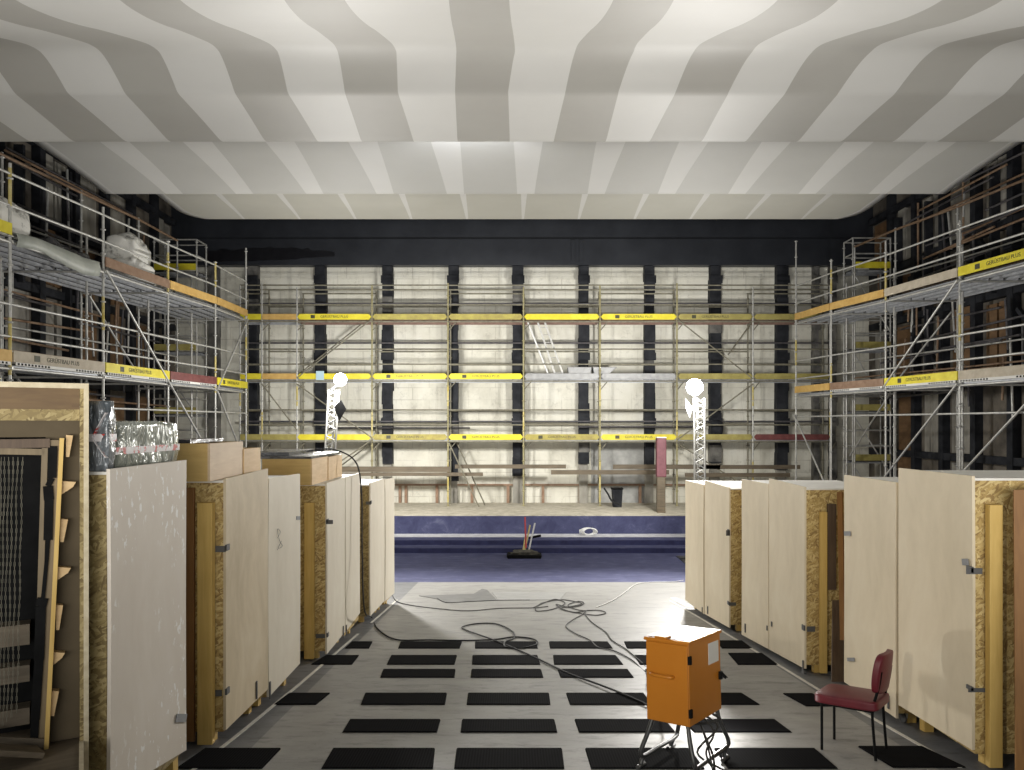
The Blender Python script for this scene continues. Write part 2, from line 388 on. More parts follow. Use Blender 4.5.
# rear wall columns
cols=[(213,452,9,'colpale'),(252,442,10,'colsteel'),(320,458,10,'colsteel'),(387,464,10,'colsteel'),(453,481,10,'colsteel'),(518,476,11,'colsteel'),
      (584,464,10,'colsteel'),(650,465,10,'colsteel'),(716,463,11,'colsteel'),(783,470,11,'colsteel'),(817,500,5,'colpale'),(834,500,5,'colpale')]
for i,(px,pb,w,mt) in enumerate(cols):
    rr=random.Random(i); Yc=26.1; hw=w*Yc/F/2; x0=(px-CX)*Yc/F
    zt=5.43; zb=P(0,pb,Yc).z; m=MB(); mi=0; z=zt
    zs=[zt]
    while z>zb: z-=rr.uniform(.35,.8); zs.append(max(z,zb))
    for a,bz in zip(zs[:-1],zs[1:]):
        d=rr.uniform(-.02,.02); e=rr.uniform(-.03,.03); k=1 if (rr.random()<.10 and i not in(0,)) else 0
        m.hexa([(x0-hw+d,Yc,bz),(x0+hw+e,Yc,bz),(x0+hw+e,YW,bz),(x0-hw+d,YW,bz),(x0-hw+d*.6,Yc,a),(x0+hw+e*.7,Yc,a),(x0+hw+e*.7,YW,a),(x0-hw+d*.6,YW,a)],k)
    for zc in (5.0,2.35,.1):                            # bolted collars
        if zc>zb+.2: m.box(x0-hw-.03,x0+hw+.03,Yc-.05,Yc+.02,zc-.16,zc+.1,0)
    if zb>-2.0: m.box(x0-hw*.9,x0+hw*.8,Yc+.1,YW,ZL,zb,2)
    struct(m,'wall_column',[mt,'colpale','sideconc'])
# black service pipes on the wall
pl=[]
for (y,xa,xb,r) in ((303.8,240,835,.034),(343,240,835,.03),(421.5,240,835,.03),(428,322,400,.035),(427,578,700,.035),(428,400,470,.03)):
    o=one('tube',[P(xa,y,26.02),P(xb,y,26.02)],r).build('service_pipe','tube_dark')
    pl.append(o)
for o,l in zip(pl,('long black pipe on rear wall just under its top row of guard rails','long black pipe on rear wall between the upper and middle scaffold decks','thin black pipe on rear wall halfway between middle and lowest decks','short black pipe behind the left light mast','short black pipe ending in a black drum behind the right light mast','short black pipe crossing the wall column beside the centre bay')):
    tag(o,l,'pipe','black pipes on the rear wall')
tag(one('lathe',[(0,-.18),(.24,-.18),(.27,-.1),(.27,.1),(.24,.18),(0,.18)],(0,0,0)).build('wall_drum','colsteel',matrix=Matrix.Translation(P(716,428,25.85))@Matrix.Rotation(math.pi/2,4,'Y')),'black drum fixed on the wall column right of the right light mast','drum')

# side walls: base masonry, steel columns, infill boards
def side_wall(name, X, sgn, seed):
    rr=random.Random(seed)
    w=struct(one('box',min(X,X+sgn*.3),max(X,X+sgn*.3),-2.5,YW,-6,8.8),name,'sidewall')
    y=8.0; k=0
    while y<26.0:
        m=MB(); m.box(min(X,X-sgn*.22),max(X,X-sgn*.22),y,y+.22,-4,7.6); m.box(min(X,X-sgn*.28),max(X,X-sgn*.28),y-.06,y+.28,1.2,1.45)
        m.box(min(X,X-sgn*.28),max(X,X-sgn*.28),y-.06,y+.28,4.3,4.5)
        m.build('steel_column','colsteel',w)
        for (z0,z1) in ((-3.2,-1.0),(-.9,1.0),(1.3,3.2),(3.4,4.9),(5.05,6.8)):
            c=rr.random(); gap=rr.uniform(.1,.25)
            kind='sideconc' if c<.5 else ('sideply' if c<.75 else None)
            if name=='wall_right' and 3.4<=z0<5: kind='beam' if c<.7 else kind
            if name=='wall_right' and 21.6<y<24 and z0<4: kind='sideply'
            if name=='wall_left' and 19<y<23 and z0<1.5: kind='sideply' if c<.8 else 'sideconc'
            if kind:
                m=MB(); n=rr.choice((1,2)); a=y+.3; b=y+1.5-gap
                for q in range(n):
                    aa=a+(b-a)*q/n; bb=a+(b-a)*(q+1)/n-.05; t=rr.uniform(.03,.12)
                    m.box(min(X,X-sgn*t),max(X,X-sgn*t),aa,bb,z0+rr.uniform(0,.15),z1-rr.uniform(0,.2))
                m.build('wall_board' if kind!='sideconc' else 'concrete_panel',kind,w)
        if rr.random()<.6:
            m=MB(); z=rr.choice((1.5,3.5,5.2)); m.bar((X-sgn*.15,y+.2,z),(X-sgn*.15,y+1.4,z+1.3),.1,.1); m.build('steel_brace','colsteel',w)
        if rr.random()<.7:
            m=MB(); q=y+rr.uniform(.6,1.1); m.box(min(X-sgn*.12,X-sgn*.34),max(X-sgn*.12,X-sgn*.34),q,q+.09,rr.choice((-3,1.2,3.3)),rr.choice((5,6.5)));  m.build('steel_column','colsteel',w)
        y+=1.5; k+=1
    for z in (1.1,3.3,5.0,6.9,-.9):
        one('box',min(X,X-sgn*.2),max(X,X-sgn*.2),8,26,z-.12,z+.08).build('steel_girder','colsteel',w)
    # pipes, ducts and loose rods running along the wall
    for j in range(26):
        z=rr.uniform(.2,6.5); a=rr.uniform(9,20)
        one('tube',[(X-sgn*rr.uniform(.3,.5),a,z),(X-sgn*rr.uniform(.3,.5),a+rr.uniform(3,6),z+rr.uniform(-.15,.15))],.03).build('wall_conduit',rr.choice(('tube_rust','tube_dark')),w)
    for j in range(46):
        yy=rr.uniform(9,25); z=rr.uniform(0,5)
        one('tube',[(X-sgn*.35,yy,z),(X-sgn*.35,yy+rr.uniform(-.2,.2),z+rr.uniform(1,2))],.03).build('wall_conduit',rr.choice(('tube_rust','tube_dark','galv')),w)
    return w
wl=side_wall('wall_left',XL,-1,11); wr=side_wall('wall_right',XR,1,23)

# striped canopy, three tiers
def canopy(prof, xl, xr, hw_fun, mats, name, sub=6, edge=True, cfun=lambda t:.31, corner=0.0):
    # prof: list of (D, z760) in units of 7.3 m
    U=7.3; pr=spline([Vector((0,d*U,z/F*U)) for d,z in prof],sub)
    cs=[1.58*n for n in range(-8,9)]
    m=MB(); th=.05
    L0=pr[0].y; L1=pr[-1].y
    rows=[]
    XL0,XR0=xl,xr
    for p in pr:
        t=(p.y-L0)/(L1-L0); ins=corner*max(0,(t-.55)/.45)**3; xl=XL0+ins; xr=XR0-ins; bs=[xl]
        hw=hw_fun(t)
        if edge: bs.append(xl+.22)
        for c in cs:
            c+=cfun(t); a,b=c-hw,c+hw
            lim0=xl+(.22 if edge else 0); lim1=xr-(.22 if edge else 0)
            a=min(max(a,lim0),lim1); b=min(max(b,lim0),lim1); bs+= [a,b]
        if edge: bs.append(xr-.22)
        bs.append(xr); rows.append([(x,p.y,p.z) for x in bs])
    n=len(rows[0]); vs=[v for r in rows for v in r]
    off=1 if edge else 0
    for i in range(len(rows)-1):
        for k in range(n-1):
            if rows[i][k+1][0]-rows[i][k][0]<1e-5 and rows[i+1][k+1][0]-rows[i+1][k][0]<1e-5: continue
            q=[rows[i][k],rows[i+1][k],rows[i+1][k+1],rows[i][k+1]]
            if edge and k in (0,n-2): mi=0
            else: mi=0 if (k-off)%2==1 else 1
            m.add(q,[(0,1,2,3)],mi,True)
    # upper skin and rim
    up=[[(r[0][0],r[0][1],r[0][2]+th),(r[-1][0],r[-1][1],r[-1][2]+th)] for r in rows]
    for i in range(len(rows)-1):
        m.add([up[i][0],up[i][1],up[i+1][1],up[i+1][0]],[(0,1,2,3)],1)
        m.add([rows[i][0],up[i][0],up[i+1][0],rows[i+1][0]],[(0,1,2,3)],0); m.add([rows[i][-1],rows[i+1][-1],up[i+1][1],up[i][1]],[(0,1,2,3)],0)
    for i in (0,len(rows)-1): m.add([rows[i][0],rows[i][-1],up[i][1],up[i][0]],[(0,1,2,3)],0)
    # weld for smooth shading
    me_o=struct(m,name,mats)
    import bmesh
    bm=bmesh.new(); bm.from_mesh(me_o.data); bmesh.ops.remove_doubles(bm,verts=bm.verts,dist=1e-4); bm.to_mesh(me_o.data); bm.free()
    return me_o
def lerp_tab(t,tab):
    for (a,u),(b,v) in zip(tab[:-1],tab[1:]):
        if t<=b: return u+(v-u)*max(0,(t-a))/(b-a)
    return tab[-1][1]
canopy([(.70,432),(.82,421),(.92,419),(1.0,424),(1.07,437),(1.14,455),(1.20,472.5),(1.26,489),(1.32,505),(1.355,513),(1.385,516),(1.42,513),(1.46,504),(1.485,497),(1.50,494),(1.52,493),(1.57,491),(1.63,488),(1.69,484.5),(1.715,485),(1.73,489),(1.74,497)],
       -9.5,9.9,lambda t:lerp_tab(t,[(0,.52),(.29,.50),(.66,.40),(.76,.41),(.95,.365),(1,.36)]),['can_light','can_grey'],'ceiling_canopy',5,True,lambda t:lerp_tab(t,[(0,.50),(.29,.473),(.66,.44),(.76,.355),(1,.32)]))
canopy([(1.90,566),(2.02,559.5),(2.12,555),(2.24,547),(2.33,539.5),(2.345,540),(2.355,546)],-9.15,9.75,lambda t:.30-.11*t,['can_light','can_pale'],'ceiling_canopy',5)
canopy([(2.66,622),(2.72,617),(2.85,611),(2.94,605),(2.955,606),(2.965,612)],-9.2,9.75,lambda t:.085-.055*t,['can_light','can_yel'],'ceiling_canopy',5,corner=.7)

# ------------------------------------------------------------------ floor mats
mats_px=[ # y_top, y_bottom, list of (x0top,x1top,x0bot,x1bot)
 (642,648.6,[(352,372.5,345,369),(400.5,462,398,459.5),(475,536,475,538),(549,608,550,613),(624,683,627,687)]),
 (655.7,664.8,[(326,359,311,352),(391,457,386.5,454.5),(472.5,537.5,472,540.5),(553,616,554,623.5),(634,700,640,709)]),
 (669.7,677.8,[(383,455.5,380,454.5),(471.5,541,470.5,543.5),(557.5,628,560.5,634),(645,720,650,728)]),
 (693.6,705,[(289,330,274,316),(365,447,360.5,445),(468,549,466.5,550.5),(566,644,570,652),(661,742,668,760)]),
 (720,732.7,[(349.5,440.5,342,437),(462,554.5,460.5,557.5),(574.5,665,579,676),(682,775,694,792)]),
 (749,769,[(205,281,176,262),(332.5,435,321,433),(456.5,562,454,564.5),(585,690,591,705),(714,815,728,838)]),
 (653.5,665,[(728,762,738,778)]),(641,648.6,[(716,742,722,752)]),(694,706.5,[(783,812,806,838)]),(747,768,[(858,922,893,966)]),
]
k=0
rowname=['row nearest the blue carpet','second row from the blue carpet','third row from the blue carpet','fourth row from the blue carpet','fifth row from the blue carpet','row nearest the viewer']
ordn=['first','second','third','fourth','fifth']
for ri,(yt,yb,xs) in enumerate(mats_px):
    for ci,(a,b,c,d) in enumerate(xs):
        q=[FP(c,yb),FP(d,yb),FP(b,yt),FP(a,yt)]
        h=Vector((0,0,.012))
        # strip narrows inward at the top, as a bevelled lip
        ctr=sum(q,Vector())/4; qq=[p+(ctr-p)*.02+h for p in q]
        m=MB(); m.hexa([tuple(p-ctr) for p in q]+[tuple(p-ctr) for p in qq])
        o=m.build('floor_mat','mat',matrix=Matrix.Translation(ctr))
        if ri<6:
            lab='black ribbed floor mat, %s from the left in the %s'%(ordn[ci],rowname[ri])
        else:
            lab=['black floor mat under the right crates beside the tape, behind the orange cabinet','short black floor mat by the far right crates','black floor mat on the tape line left of the red chair','large black floor mat under the rear legs of the red chair'][ri-6]
        tag(o,lab,'floor mat','black floor mats')
# tape lines
m=MB(); m.box(-2.14,-2.10,-1,16.6,0,.003)
def tape(name,pts,w,label):
    m=MB(); pts=[Vector(p) for p in pts]
    rr=random.Random(5)
    for a,b in zip(pts[:-1],pts[1:]): m.bar(a+Vector((0,0,.003)),b+Vector((0,0,.003)),w*rr.uniform(.85,1.1),.004)
    tag(m.build(name,'tape'),label,'tape')
tape('floor_tape',[FP(186,776),FP(243,731),FP(300,684),FP(358,634)],.035,'pale tape line on the floor along the left row of crates')
tape('floor_tape',[FP(371,623),FP(386,610),FP(397,600)],.035,'short pale tape line by the farthest left crates')
tape('floor_tape',[FP(669,600.5),FP(700,618),FP(760,654),FP(819,690),FP(870,717),FP(960,768)],.035,'pale tape line on the floor along the right row of crates')
tape('floor_tape',[FP(673,598),FP(690,607)],.14,'wide white tape strip at the far end of the right crates')

# ------------------------------------------------------------------ crates
def lineL(px): return 2.5/((CX-px)/F+.023)
def lineR(px): return 3.76/((px-CX)/F+.05)
def crate(side, near, far, mats, depth, label, group, osbmat='osb', end=True, extras=(), yshift=0, top='sheet', trap=None):
    # near/far = (px, y_top, y_bottom) of the aisle-facing panel
    sg=-1 if side=='L' else 1
    ln=lineL if side=='L' else lineR
    Yn=ln(near[0]); Yf=ln(far[0]); xn=(near[0]-CX)*Yn/F; xf=(far[0]-CX)*Yf/F
    zn=[(HY-y)*Yn/F for y in near[1:]]; zf=[(HY-y)*Yf/F for y in far[1:]]
    zn[1]=max(zn[1],fz(Yn)+.06); zf[1]=max(zf[1],fz(Yf)+.06)
    root=empty('seat_crate',(xn,Yn,fz(Yn)),label=label,cat='crate',group=group)
    O=Vector(root.location)
    def L(p): return tuple(Vector(p)-O)
    th=.022*sg
    m=MB()
    c8=[(xn,Yn,zn[1]),(xn+th,Yn,zn[1]),(xf+th,Yf,zf[1]),(xf,Yf,zf[1]),(xn,Yn,zn[0]),(xn+th,Yn,zn[0]),(xf+th,Yf,zf[0]),(xf,Yf,zf[0])]
    if sg<0: c8=[c8[i] for i in (1,0,3,2,5,4,7,6)]
    # gentle bow: split into rows and columns
    nu,nv=4,6; rr=random.Random(int(near[0])); bow=rr.uniform(-.008,.008); fv=[];bv=[]
    for j in range(nv+1):
        for i in range(nu+1):
            u=i/nu; v=j/nv
            x=xn+(xf-xn)*u; y=Yn+(Yf-Yn)*u; zb=zn[1]+(zf[1]-zn[1])*u; zt=zn[0]+(zf[0]-zn[0])*u
            z=zb+(zt-zb)*v; d=bow*math.sin(math.pi*v)*(1 if u<.5 else -.6)
            fv.append(L((x+d,y,z))); bv.append(L((x+d+th,y,z)))
    n=nu+1; N=len(fv); fs=[]
    for j in range(nv):
        for i in range(nu):
            a=j*n+i; f=(a,a+1,a+1+n,a+n); fs.append(f if sg<0 else f[::-1]); g=tuple(N+t for t in f); fs.append(g[::-1] if sg<0 else g)
    ring=[i for i in range(n)]+[j*n+nu for j in range(1,nv+1)]+[nv*n+i for i in range(nu-1,-1,-1)]+[j*n for j in range(nv-1,0,-1)]
    for a,b in zip(ring,ring[1:]+ring[:1]): f=(a,N+a,N+b,b); fs.append(f if sg<0 else f[::-1])
    m.add(fv+bv,fs); m.build('front_panel',mats,root)
    # body
    zb=max(zn[1],zf[1])+.0; zt=min(zn[0],zf[0])-.035
    zb=max(fz(Yn),fz(Yf))+.10
    xi_n=xn+th; xi_f=xf+th
    m=MB()
    if trap is None:
        pts=[(xi_n,Yn+.004),(xi_n+sg*depth,Yn+.004),(xi_f+sg*depth,Yf),(xi_f,Yf)]
    else:
        pts=[(xi_n,Yn+.004),(xi_n+sg*trap,Yn+.004),(xi_f+sg*depth,Yf),(xi_f,Yf)]
    if sg<0: pts=[pts[1],pts[0],pts[3],pts[2]]
    m.hexa([L((x,y,zb)) for x,y in pts]+[L((x,y,zt)) for x,y in pts]); m.build('body',osbmat,root,bevel=.004)
    m=MB(); m.hexa([L((x,y,zt)) for x,y in pts]+[L((x,y,zt+.018)) for x,y in pts]); m.build('top_sheet',top,root)
    # timber feet and castors
    for (u,y) in ((.12,Yn+.1),(.12,Yf-.12),(.8,Yn+.1),(.8,Yf-.12)):
        if trap is not None and u>.5: continue
        t=(y-Yn)/(Yf-Yn); x=xi_n+(xi_f-xi_n)*t+sg*depth*u
        one('hexa',[L((x-.04,y-.04,fz(y-.04)+.001)),L((x+.04,y-.04,fz(y-.04)+.001)),L((x+.04,y+.04,fz(y+.04)+.001)),L((x-.04,y+.04,fz(y+.04)+.001)),L((x-.04,y-.04,zb)),L((x+.04,y-.04,zb)),L((x+.04,y+.04,zb)),L((x-.04,y+.04,zb))]).build('foot','pine',root)
    for e in extras:
        kind=e[0]
        if kind=='fin':      # upright timber in front of the end, px range and y range at given depth ahead of the end
            _,x0,x1,yt,yb,ahead,mt,tk=e; Y=Yn-ahead
            a=(x0-CX)*Y/F; b=(x1-CX)*Y/F; z1=(HY-yt)*Y/F; z0=max((HY-yb)*Y/F,fz(Y)+.02)
            one('box',a-O.x,b-O.x,Y-O.y,Y+tk-O.y,z0-O.z,z1-O.z).build('upright_timber',mt,root,bevel=.004)
        if kind=='strap':    # on the end board, wrapping the panel edge
            _,x0,x1,y,h=e; Y=Yn-.004
            a=(x0-CX)*Y/F; b=(x1-CX)*Y/F; z=(HY-y)*Y/F
            m=MB(); m.box(min(a,b)-O.x,max(a,b)-O.x,Y-.006-O.y,Y-O.y,z-h/2-O.z,z+h/2-O.z)
            m.box(xn-sg*.012-O.x,xn+sg*.006-O.x,Y-.006-O.y,Y+.06-O.y,z-h/2+.01-O.z,z+h/2+.01-O.z) if sg>0 else m.box(xn-.006-O.x,xn+.012-O.x,Y-.006-O.y,Y+.06-O.y,z-h/2+.01-O.z,z+h/2+.01-O.z)
            m.build('strap','strap',root)
        if kind=='tape':     # grey tape on the panel
            _,x0,x1,y,h=e
            pa=[]
            for q in (x0,x1):
                Y=ln(q); x=(q-CX)*Y/F-sg*.006; z=(HY-y)*Y/F; pa.append(Vector((x,Y,z)))
            one('bar',L(pa[0]),L(pa[1]),.006,h).build('tape_strip','greytape',root)
        if kind=='caster':
            _,px,py=e; p=FP(px,py); r=.045
            m=MB(); 
            m.lathe([(0,-.012),(r,-.012),(r,.012),(0,.012)],(0,0,0),14)
            c=m.build('caster','strap',root,matrix=Matrix.Translation(Vector(L(p+Vector((0,0,r+.003)))))@Matrix.Rotation(math.pi/2,4,'Y'))
            m=MB(); m.bar((.03,0,0),(.03,0,.1),.012,.03); m.bar((-.0,0,.09),(.05,0,.09),.03,.02); mb=m.build('fork','galv',c,matrix=Matrix.Rotation(-math.pi/2,4,'Y'))
        if kind=='clip':     # small latch at the panel foot
            _,px,py,h=e; Y=ln(px); x=(px-CX)*Y/F; z=(HY-py)*Y/F
            one('box',min(x-sg*.012,x)-O.x,max(x-sg*.012,x)-O.x,Y-.012-O.y,Y+.012-O.y,z-h/2-O.z,z+h/2-O.z).build('latch','strap',root)
        if kind=='leanboard':
            _,pts,mt=e
            vs=[]
            for (px,py,Y) in pts: vs.append(L(P(px,py,Y)))
            q=[Vector(v) for v in vs]; nrm=(q[1]-q[0]).cross(q[3]-q[0]).normalized()*.02
            m=MB(); m.hexa([tuple(p) for p in q]+[tuple(p+nrm) for p in q]); m.build('loose_board',mt,root)
    return root, (Yn,Yf,xn,xf,zn,zf,zt)
GL='crates along the left of the aisle'; GR='crates along the right of the aisle'
L1,i1=crate('L',(110,469,796),(186.5,460,750),'panel_speck',.35,'left crate with white plaster spatter on its panel, under the grey wrapped packages',GL,'osb_dark',trap=.11,
   extras=[('tape',175.5,185.5,718,.055)])
L2,i2=crate('L',(226,478.6,730),(268,468.6,689),'panel_worn',1.2,'left crate with stained beige panel and bright OSB end, carrying the plywood bins',GL,
   extras=[('fin',197,212,503,746,.08,'pine',.07),('fin',186,194,488,742,.03,'redwood',.03),('strap',213,226,549,.05),('strap',207,222,693,.05),('clip',256,690,.16)])  # red-brown fin stands in for the pine upright's shadow on the end
L3,i3=crate('L',(269,478.6,697),(300,473.7,663.5),'panel_white',1.2,'left crate with scribbled pale panel, just behind the stained one',GL,extras=[('tape',296,299.5,518,.04),('clip',269.5,690,.16)])
L4,i4=crate('L',(327,483,654),(345,477,632),'panel_white',1.2,'left crate with white panel, OSB end and upright timber, under the black covered bins',GL,
   extras=[('fin',304,313.5,503,662,.08,'pine',.07),('strap',326,333,522,.05),('strap',316,325,636,.05),('clip',343,632,.16)])
L5,i5=crate('L',(345.5,477,632),(360,473,613),'panel_white',1.2,'left crate with narrow white panel, third from the far end',GL,extras=[('clip',346,630,.14)])
L6,i6=crate('L',(370.5,483,616),(384.5,478.6,601),'panel_white',1.2,'left crate with white panel and brown end, second from the far end',GL,'osb_dark',extras=[('strap',366,371,503,.05)])
L7,i7=crate('L',(385.2,479,601),(394.5,478.2,593),'panel_white',1.2,'farthest left crate, next to the blue carpet',GL)
R1,j1=crate('R',(972,476,750),(898.5,468,705),'panel',1.3,'nearest right crate, tall beige panel with OSB end and pine upright',GR,
   extras=[('fin',990,1003,505,776,.07,'pine',.06),('strap',966,982,571,.045),('tape',963,969,562,.05),('strap',968,985,690,.03),
           ('leanboard',[(1015,800,5.45),(1062,800,5.35),(1060,488,5.5),(1013,490,5.6)],'redwood')])
R2,j2=crate('R',(896,482.5,719),(844,474.7,681.7),'panel',1.3,'right crate with beige panel directly behind the red chair',GR,extras=[('tape',844.8,851,533.5,.045),('tape',848,855,659.5,.035),('caster',903,723),('clip',889,702,.12)])
R3,j3=crate('R',(804.5,487,672),(769,478.5,651),'panel',1.3,'right crate with beige panel, bright OSB end and dark timber upright',GR,
   extras=[('fin',820.5,827.5,512,680,.06,'pine',.05),('fin',828,836.5,504,590,.05,'darkwood',.04),('strap',807,815,629,.06),('strap',824,832,674,.06),('clip',803.5,667,.15),('clip',772,624,.06),
           ('leanboard',[(831,690,8.3),(849,690,8.3),(845,600,8.4),(832,600,8.4)],'darkwood'),('leanboard',[(841,640,8.25),(846,640,8.2),(843,492,8.4),(838,492,8.45)],'redwood')])
R4,j4=crate('R',(768.5,484,650.6),(741.5,479,639),'panel',1.3,'right crate with beige panel, third in the row from the blue carpet',GR,extras=[('clip',745.5,628,.12),('clip',767.5,628,.06)])
R5,j5=crate('R',(729,487.5,629),(704.7,480,614),'panel',1.3,'right crate with beige panel and narrow OSB end, second from the blue carpet',GR,extras=[('strap',729,736,604,.05),('strap',726,730,533,.08),('clip',708,610,.12)])
R6,j6=crate('R',(703.7,484.5,614),(685.2,480,600),'panel',1.3,'farthest right crate, at the edge of the blue carpet',GR,extras=[('clip',702.5,611,.12)])
# scribble on the third left crate panel
pts=[(277,538),(280,532),(277,529),(279,540),(282,546),(278,548),(281,541),(277,550)]
sc=[]
for px,py in pts:
    Y=lineL(px); sc.append(Vector(((px-CX)*Y/F+.004,Y,(HY-py)*Y/F))-L3.location)
one('tube',spline(sc,4),.002,5).build('scribble','strap',L3)

# plywood bins standing on the left crates
def bin_box(name,face_px,side_px,Yf_far,ytop,ybot,label,zt_front=None,matf='pine_h',mats='ply_pink',xs=None):
    # aisle-facing side from px side0 (near) to side1 (far); front face from px face0
    x=xs; Yn=x*F/(side_px[0]-CX); Yr=x*F/(side_px[1]-CX)
    zt=(HY-ytop)*Yn/F; zb=(HY-ybot)*Yn/F
    xl=(face_px-CX)*Yn/F
    root=empty(name,(xl,Yn,zb),label=label,cat='wooden bin',group='plywood bins on the left crates')
    w=x-xl; d=Yr-Yn; h=zt-zb; t=.02
    one('box',0,w-t,0,t,0.0,h).build('front_board',matf,root)
    one('box',w-t,w,0,d,0,h).build('side_board',mats,root)
    one('box',0,w-t,d-t,d,0,h).build('back_board',matf,root); one('box',0,t,t,d-t,0,h).build('side_board',mats,root)
    one('box',t,w-t,t,d-t,0,.02).build('bottom_board',matf,root)
    m=MB(); 
    for k in range(4): m.lathe([(0,-.004),(.008,-.004),(.008,.004),(0,.004)],(0,0,0),8)
    return root,(Yn,Yr,zt,zb,xl)
def rest(i): return i[6]+.018
def bin_on(i,x,pxs,pxf,ytop,label,matf,mats,extra=0,zb=None):
    Yn=x*F/(pxs[0]-CX); zbb=(rest(i) if zb is None else zb)+.002; yb=HY-zbb*F/Yn
    return bin_box('plywood_bin',pxf,pxs,None,ytop,yb,label,matf=matf,mats=mats,xs=x)
B1=bin_on(i2,-2.44,(210,243),172,443.5,'plywood bin with pale side board, on the stained left crate beside the wrapped package','pine_h','ply_pink')
B2=bin_on(i2,-2.43,(244,260.5),226,449,'low plywood bin behind the taller pale-sided bin','pine_h','ply',zb=rest(i2))
B3=bin_on(i4,-2.43,(312,328),262,459,'plywood bin with black cover, on the white left crate','pine_h','ply',zb=rest(i4))
B4=bin_on(i4,-2.42,(328.5,342),300,457,'small plywood bin at the far end of the black-covered one','pine_h','ply',zb=rest(i4))
Yn,Yr,zt,zb,xl=B3[1]
m=MB(); m.box(xl-.25,-2.45,Yn+.02,B4[1][1],zt+.001,zt+.03); m.box(xl-.25,-2.8,Yn+.3,B4[1][1]-.1,zt+.03,zt+.07)
tag(m.build('cover_sheet','blackplastic'),'black sheet covering the plywood bins on the white left crate','cover')
Yn,Yr,zt,zb,xl=B1[1]
m=MB(); m.box(xl-.1,-2.62,Yn+.05,Yr,zt+.001,zt+.03)
tag(m.build('cover_sheet','blackplastic'),'black sheet on the tall pale-sided plywood bin','cover')
# nails on bin corner
for (y) in (449,457,464):
    p=P(209,y,B1[1][0]-.002); 

# wrapped packages on the nearest left crate
def package(name,x0,x1,y0,y1,z0,z1,mat,label,bands,seed):
    m=MB(); nx,ny,nzz=10,10,8
    import bmesh
    bm=bmesh.new(); bmesh.ops.create_cube(bm,size=1.0)
    bmesh.ops.subdivide_edges(bm,edges=bm.edges[:],cuts=9,use_grid_fill=True)
    for v in bm.verts:
        p=Vector((v.co.x*(x1-x0),v.co.y*(y1-y0),v.co.z*(z1-z0)))
        q=v.co*2; s=max(0,abs(q.x)+abs(q.y)+abs(q.z)-2.4)*.025
        n=noise.noise(Vector((p.x*9+seed,p.y*9,p.z*9)))*.012
        p-= q*s; p+=q.normalized()*n
        if q.z<-.99: p.z=-(z1-z0)/2
        v.co=p
    me=bpy.data.meshes.new(name); bm.to_mesh(me); bm.free(); me.materials.append(M[mat])
    for f in me.polygons: f.use_smooth=True
    o=bpy.data.objects.new(name,me); COL.objects.link(o); o.location=((x0+x1)/2,(y0+y1)/2,(z0+z1)/2)
    tag(o,label,'package','film-wrapped packages')
    hx,hy,hz=(x1-x0)/2+.003,(y1-y0)/2+.003,(z1-z0)/2+.007
    for b in bands:
        m=MB()
        if b[0]=='h':
            z=b[1]; w=b[2]
            for (a,c) in (((-hx,-hy),(hx,-hy)),((hx,-hy),(hx,hy))): m.bar((a[0],a[1],z),(c[0],c[1],z),.004,w)
        else:
            m.bar((b[1],-hy-.002,b[2]),(b[3],-hy-.002,b[4]),.004,.035,(0,-1,0))
        m.build('packing_tape','redtape',o)
    return o
ztop=rest(i1)
Ypk=-2.5*F/(113-CX)
package('wrapped_package',-2.82,-2.455,4.69,5.60,ztop+.002,(HY-420.5)*4.8/F-.005,'foil','large package in green grey film with red and white tape, on the spattered crate',[('h',-.035,.045)],3)
Yp=4.56
package('wrapped_package',-2.60,-2.425,Yp,4.65,ztop+.002,(HY-401)*Yp/F,'foil_dark','small dark package in shiny film beside the big frame crate',[('h',-.01,.045),('d',.0,-.01,.085,.14),('d',0,-.01,.085,-.13)],8)

# ------------------------------------------------------------------ big open crate at the left edge
R0=Vector((-2.48,4.40,0)); ang=math.atan2(.491,.871)
Zt=.2345; Zf=fz(4.3)
BC=empty('open_crate',(R0.x,R0.y,0),(0,0,ang),label='big open-fronted wooden crate at the left edge with dark interior',cat='crate')
one('box',-.02,.022,0,.38,-2.42,Zt).build('side_board','osb_dark',BC)
one('box',-.0,.026,-.012,.0,-2.42,Zt).build('edge_strip','ply_edge',BC)
m=MB(); m.box(-1.3,-.021,0,.38,Zt-.022,Zt); m.box(-1.3,-.0,-.012,.0,Zt-.03,Zt); m.build('top_board','ply_edge',BC)
one('box',-1.3,-.06,.02,.055,.085,Zt-.023).build('top_beam','beamwood',BC)
one('box',-.06,-.021,.01,.05,.085,Zt-.023).build('corner_block','beamwood',BC)
one('box',-1.3,-.021,.04,.06,.02,.085).build('top_strip','osb_dark',BC)
m=MB(); m.box(-1.3,-.021,.06,.075,-.075,.02); m.box(-.19,-.021,.06,.075,-1.83,-.075); m.build('backing_board','board_shaded',BC)
one('box',-1.3,-.021,.36,.38,-2.3,.02).build('back_board','black',BC)  # black surface stands in for the unlit depth of the crate
one('box',-1.35,-.02,-.62,.36,-1.872,-1.835).build('floor_board','plankwood',BC)
m=MB(); m.box(-1.35,-.05,-.58,.36,-2.36,-1.873); m.build('base','osb_dark',BC)
one('box',-.022,-.0,-.62,.0,-1.88,-1.83).build('edge_strip','ply_edge',BC)
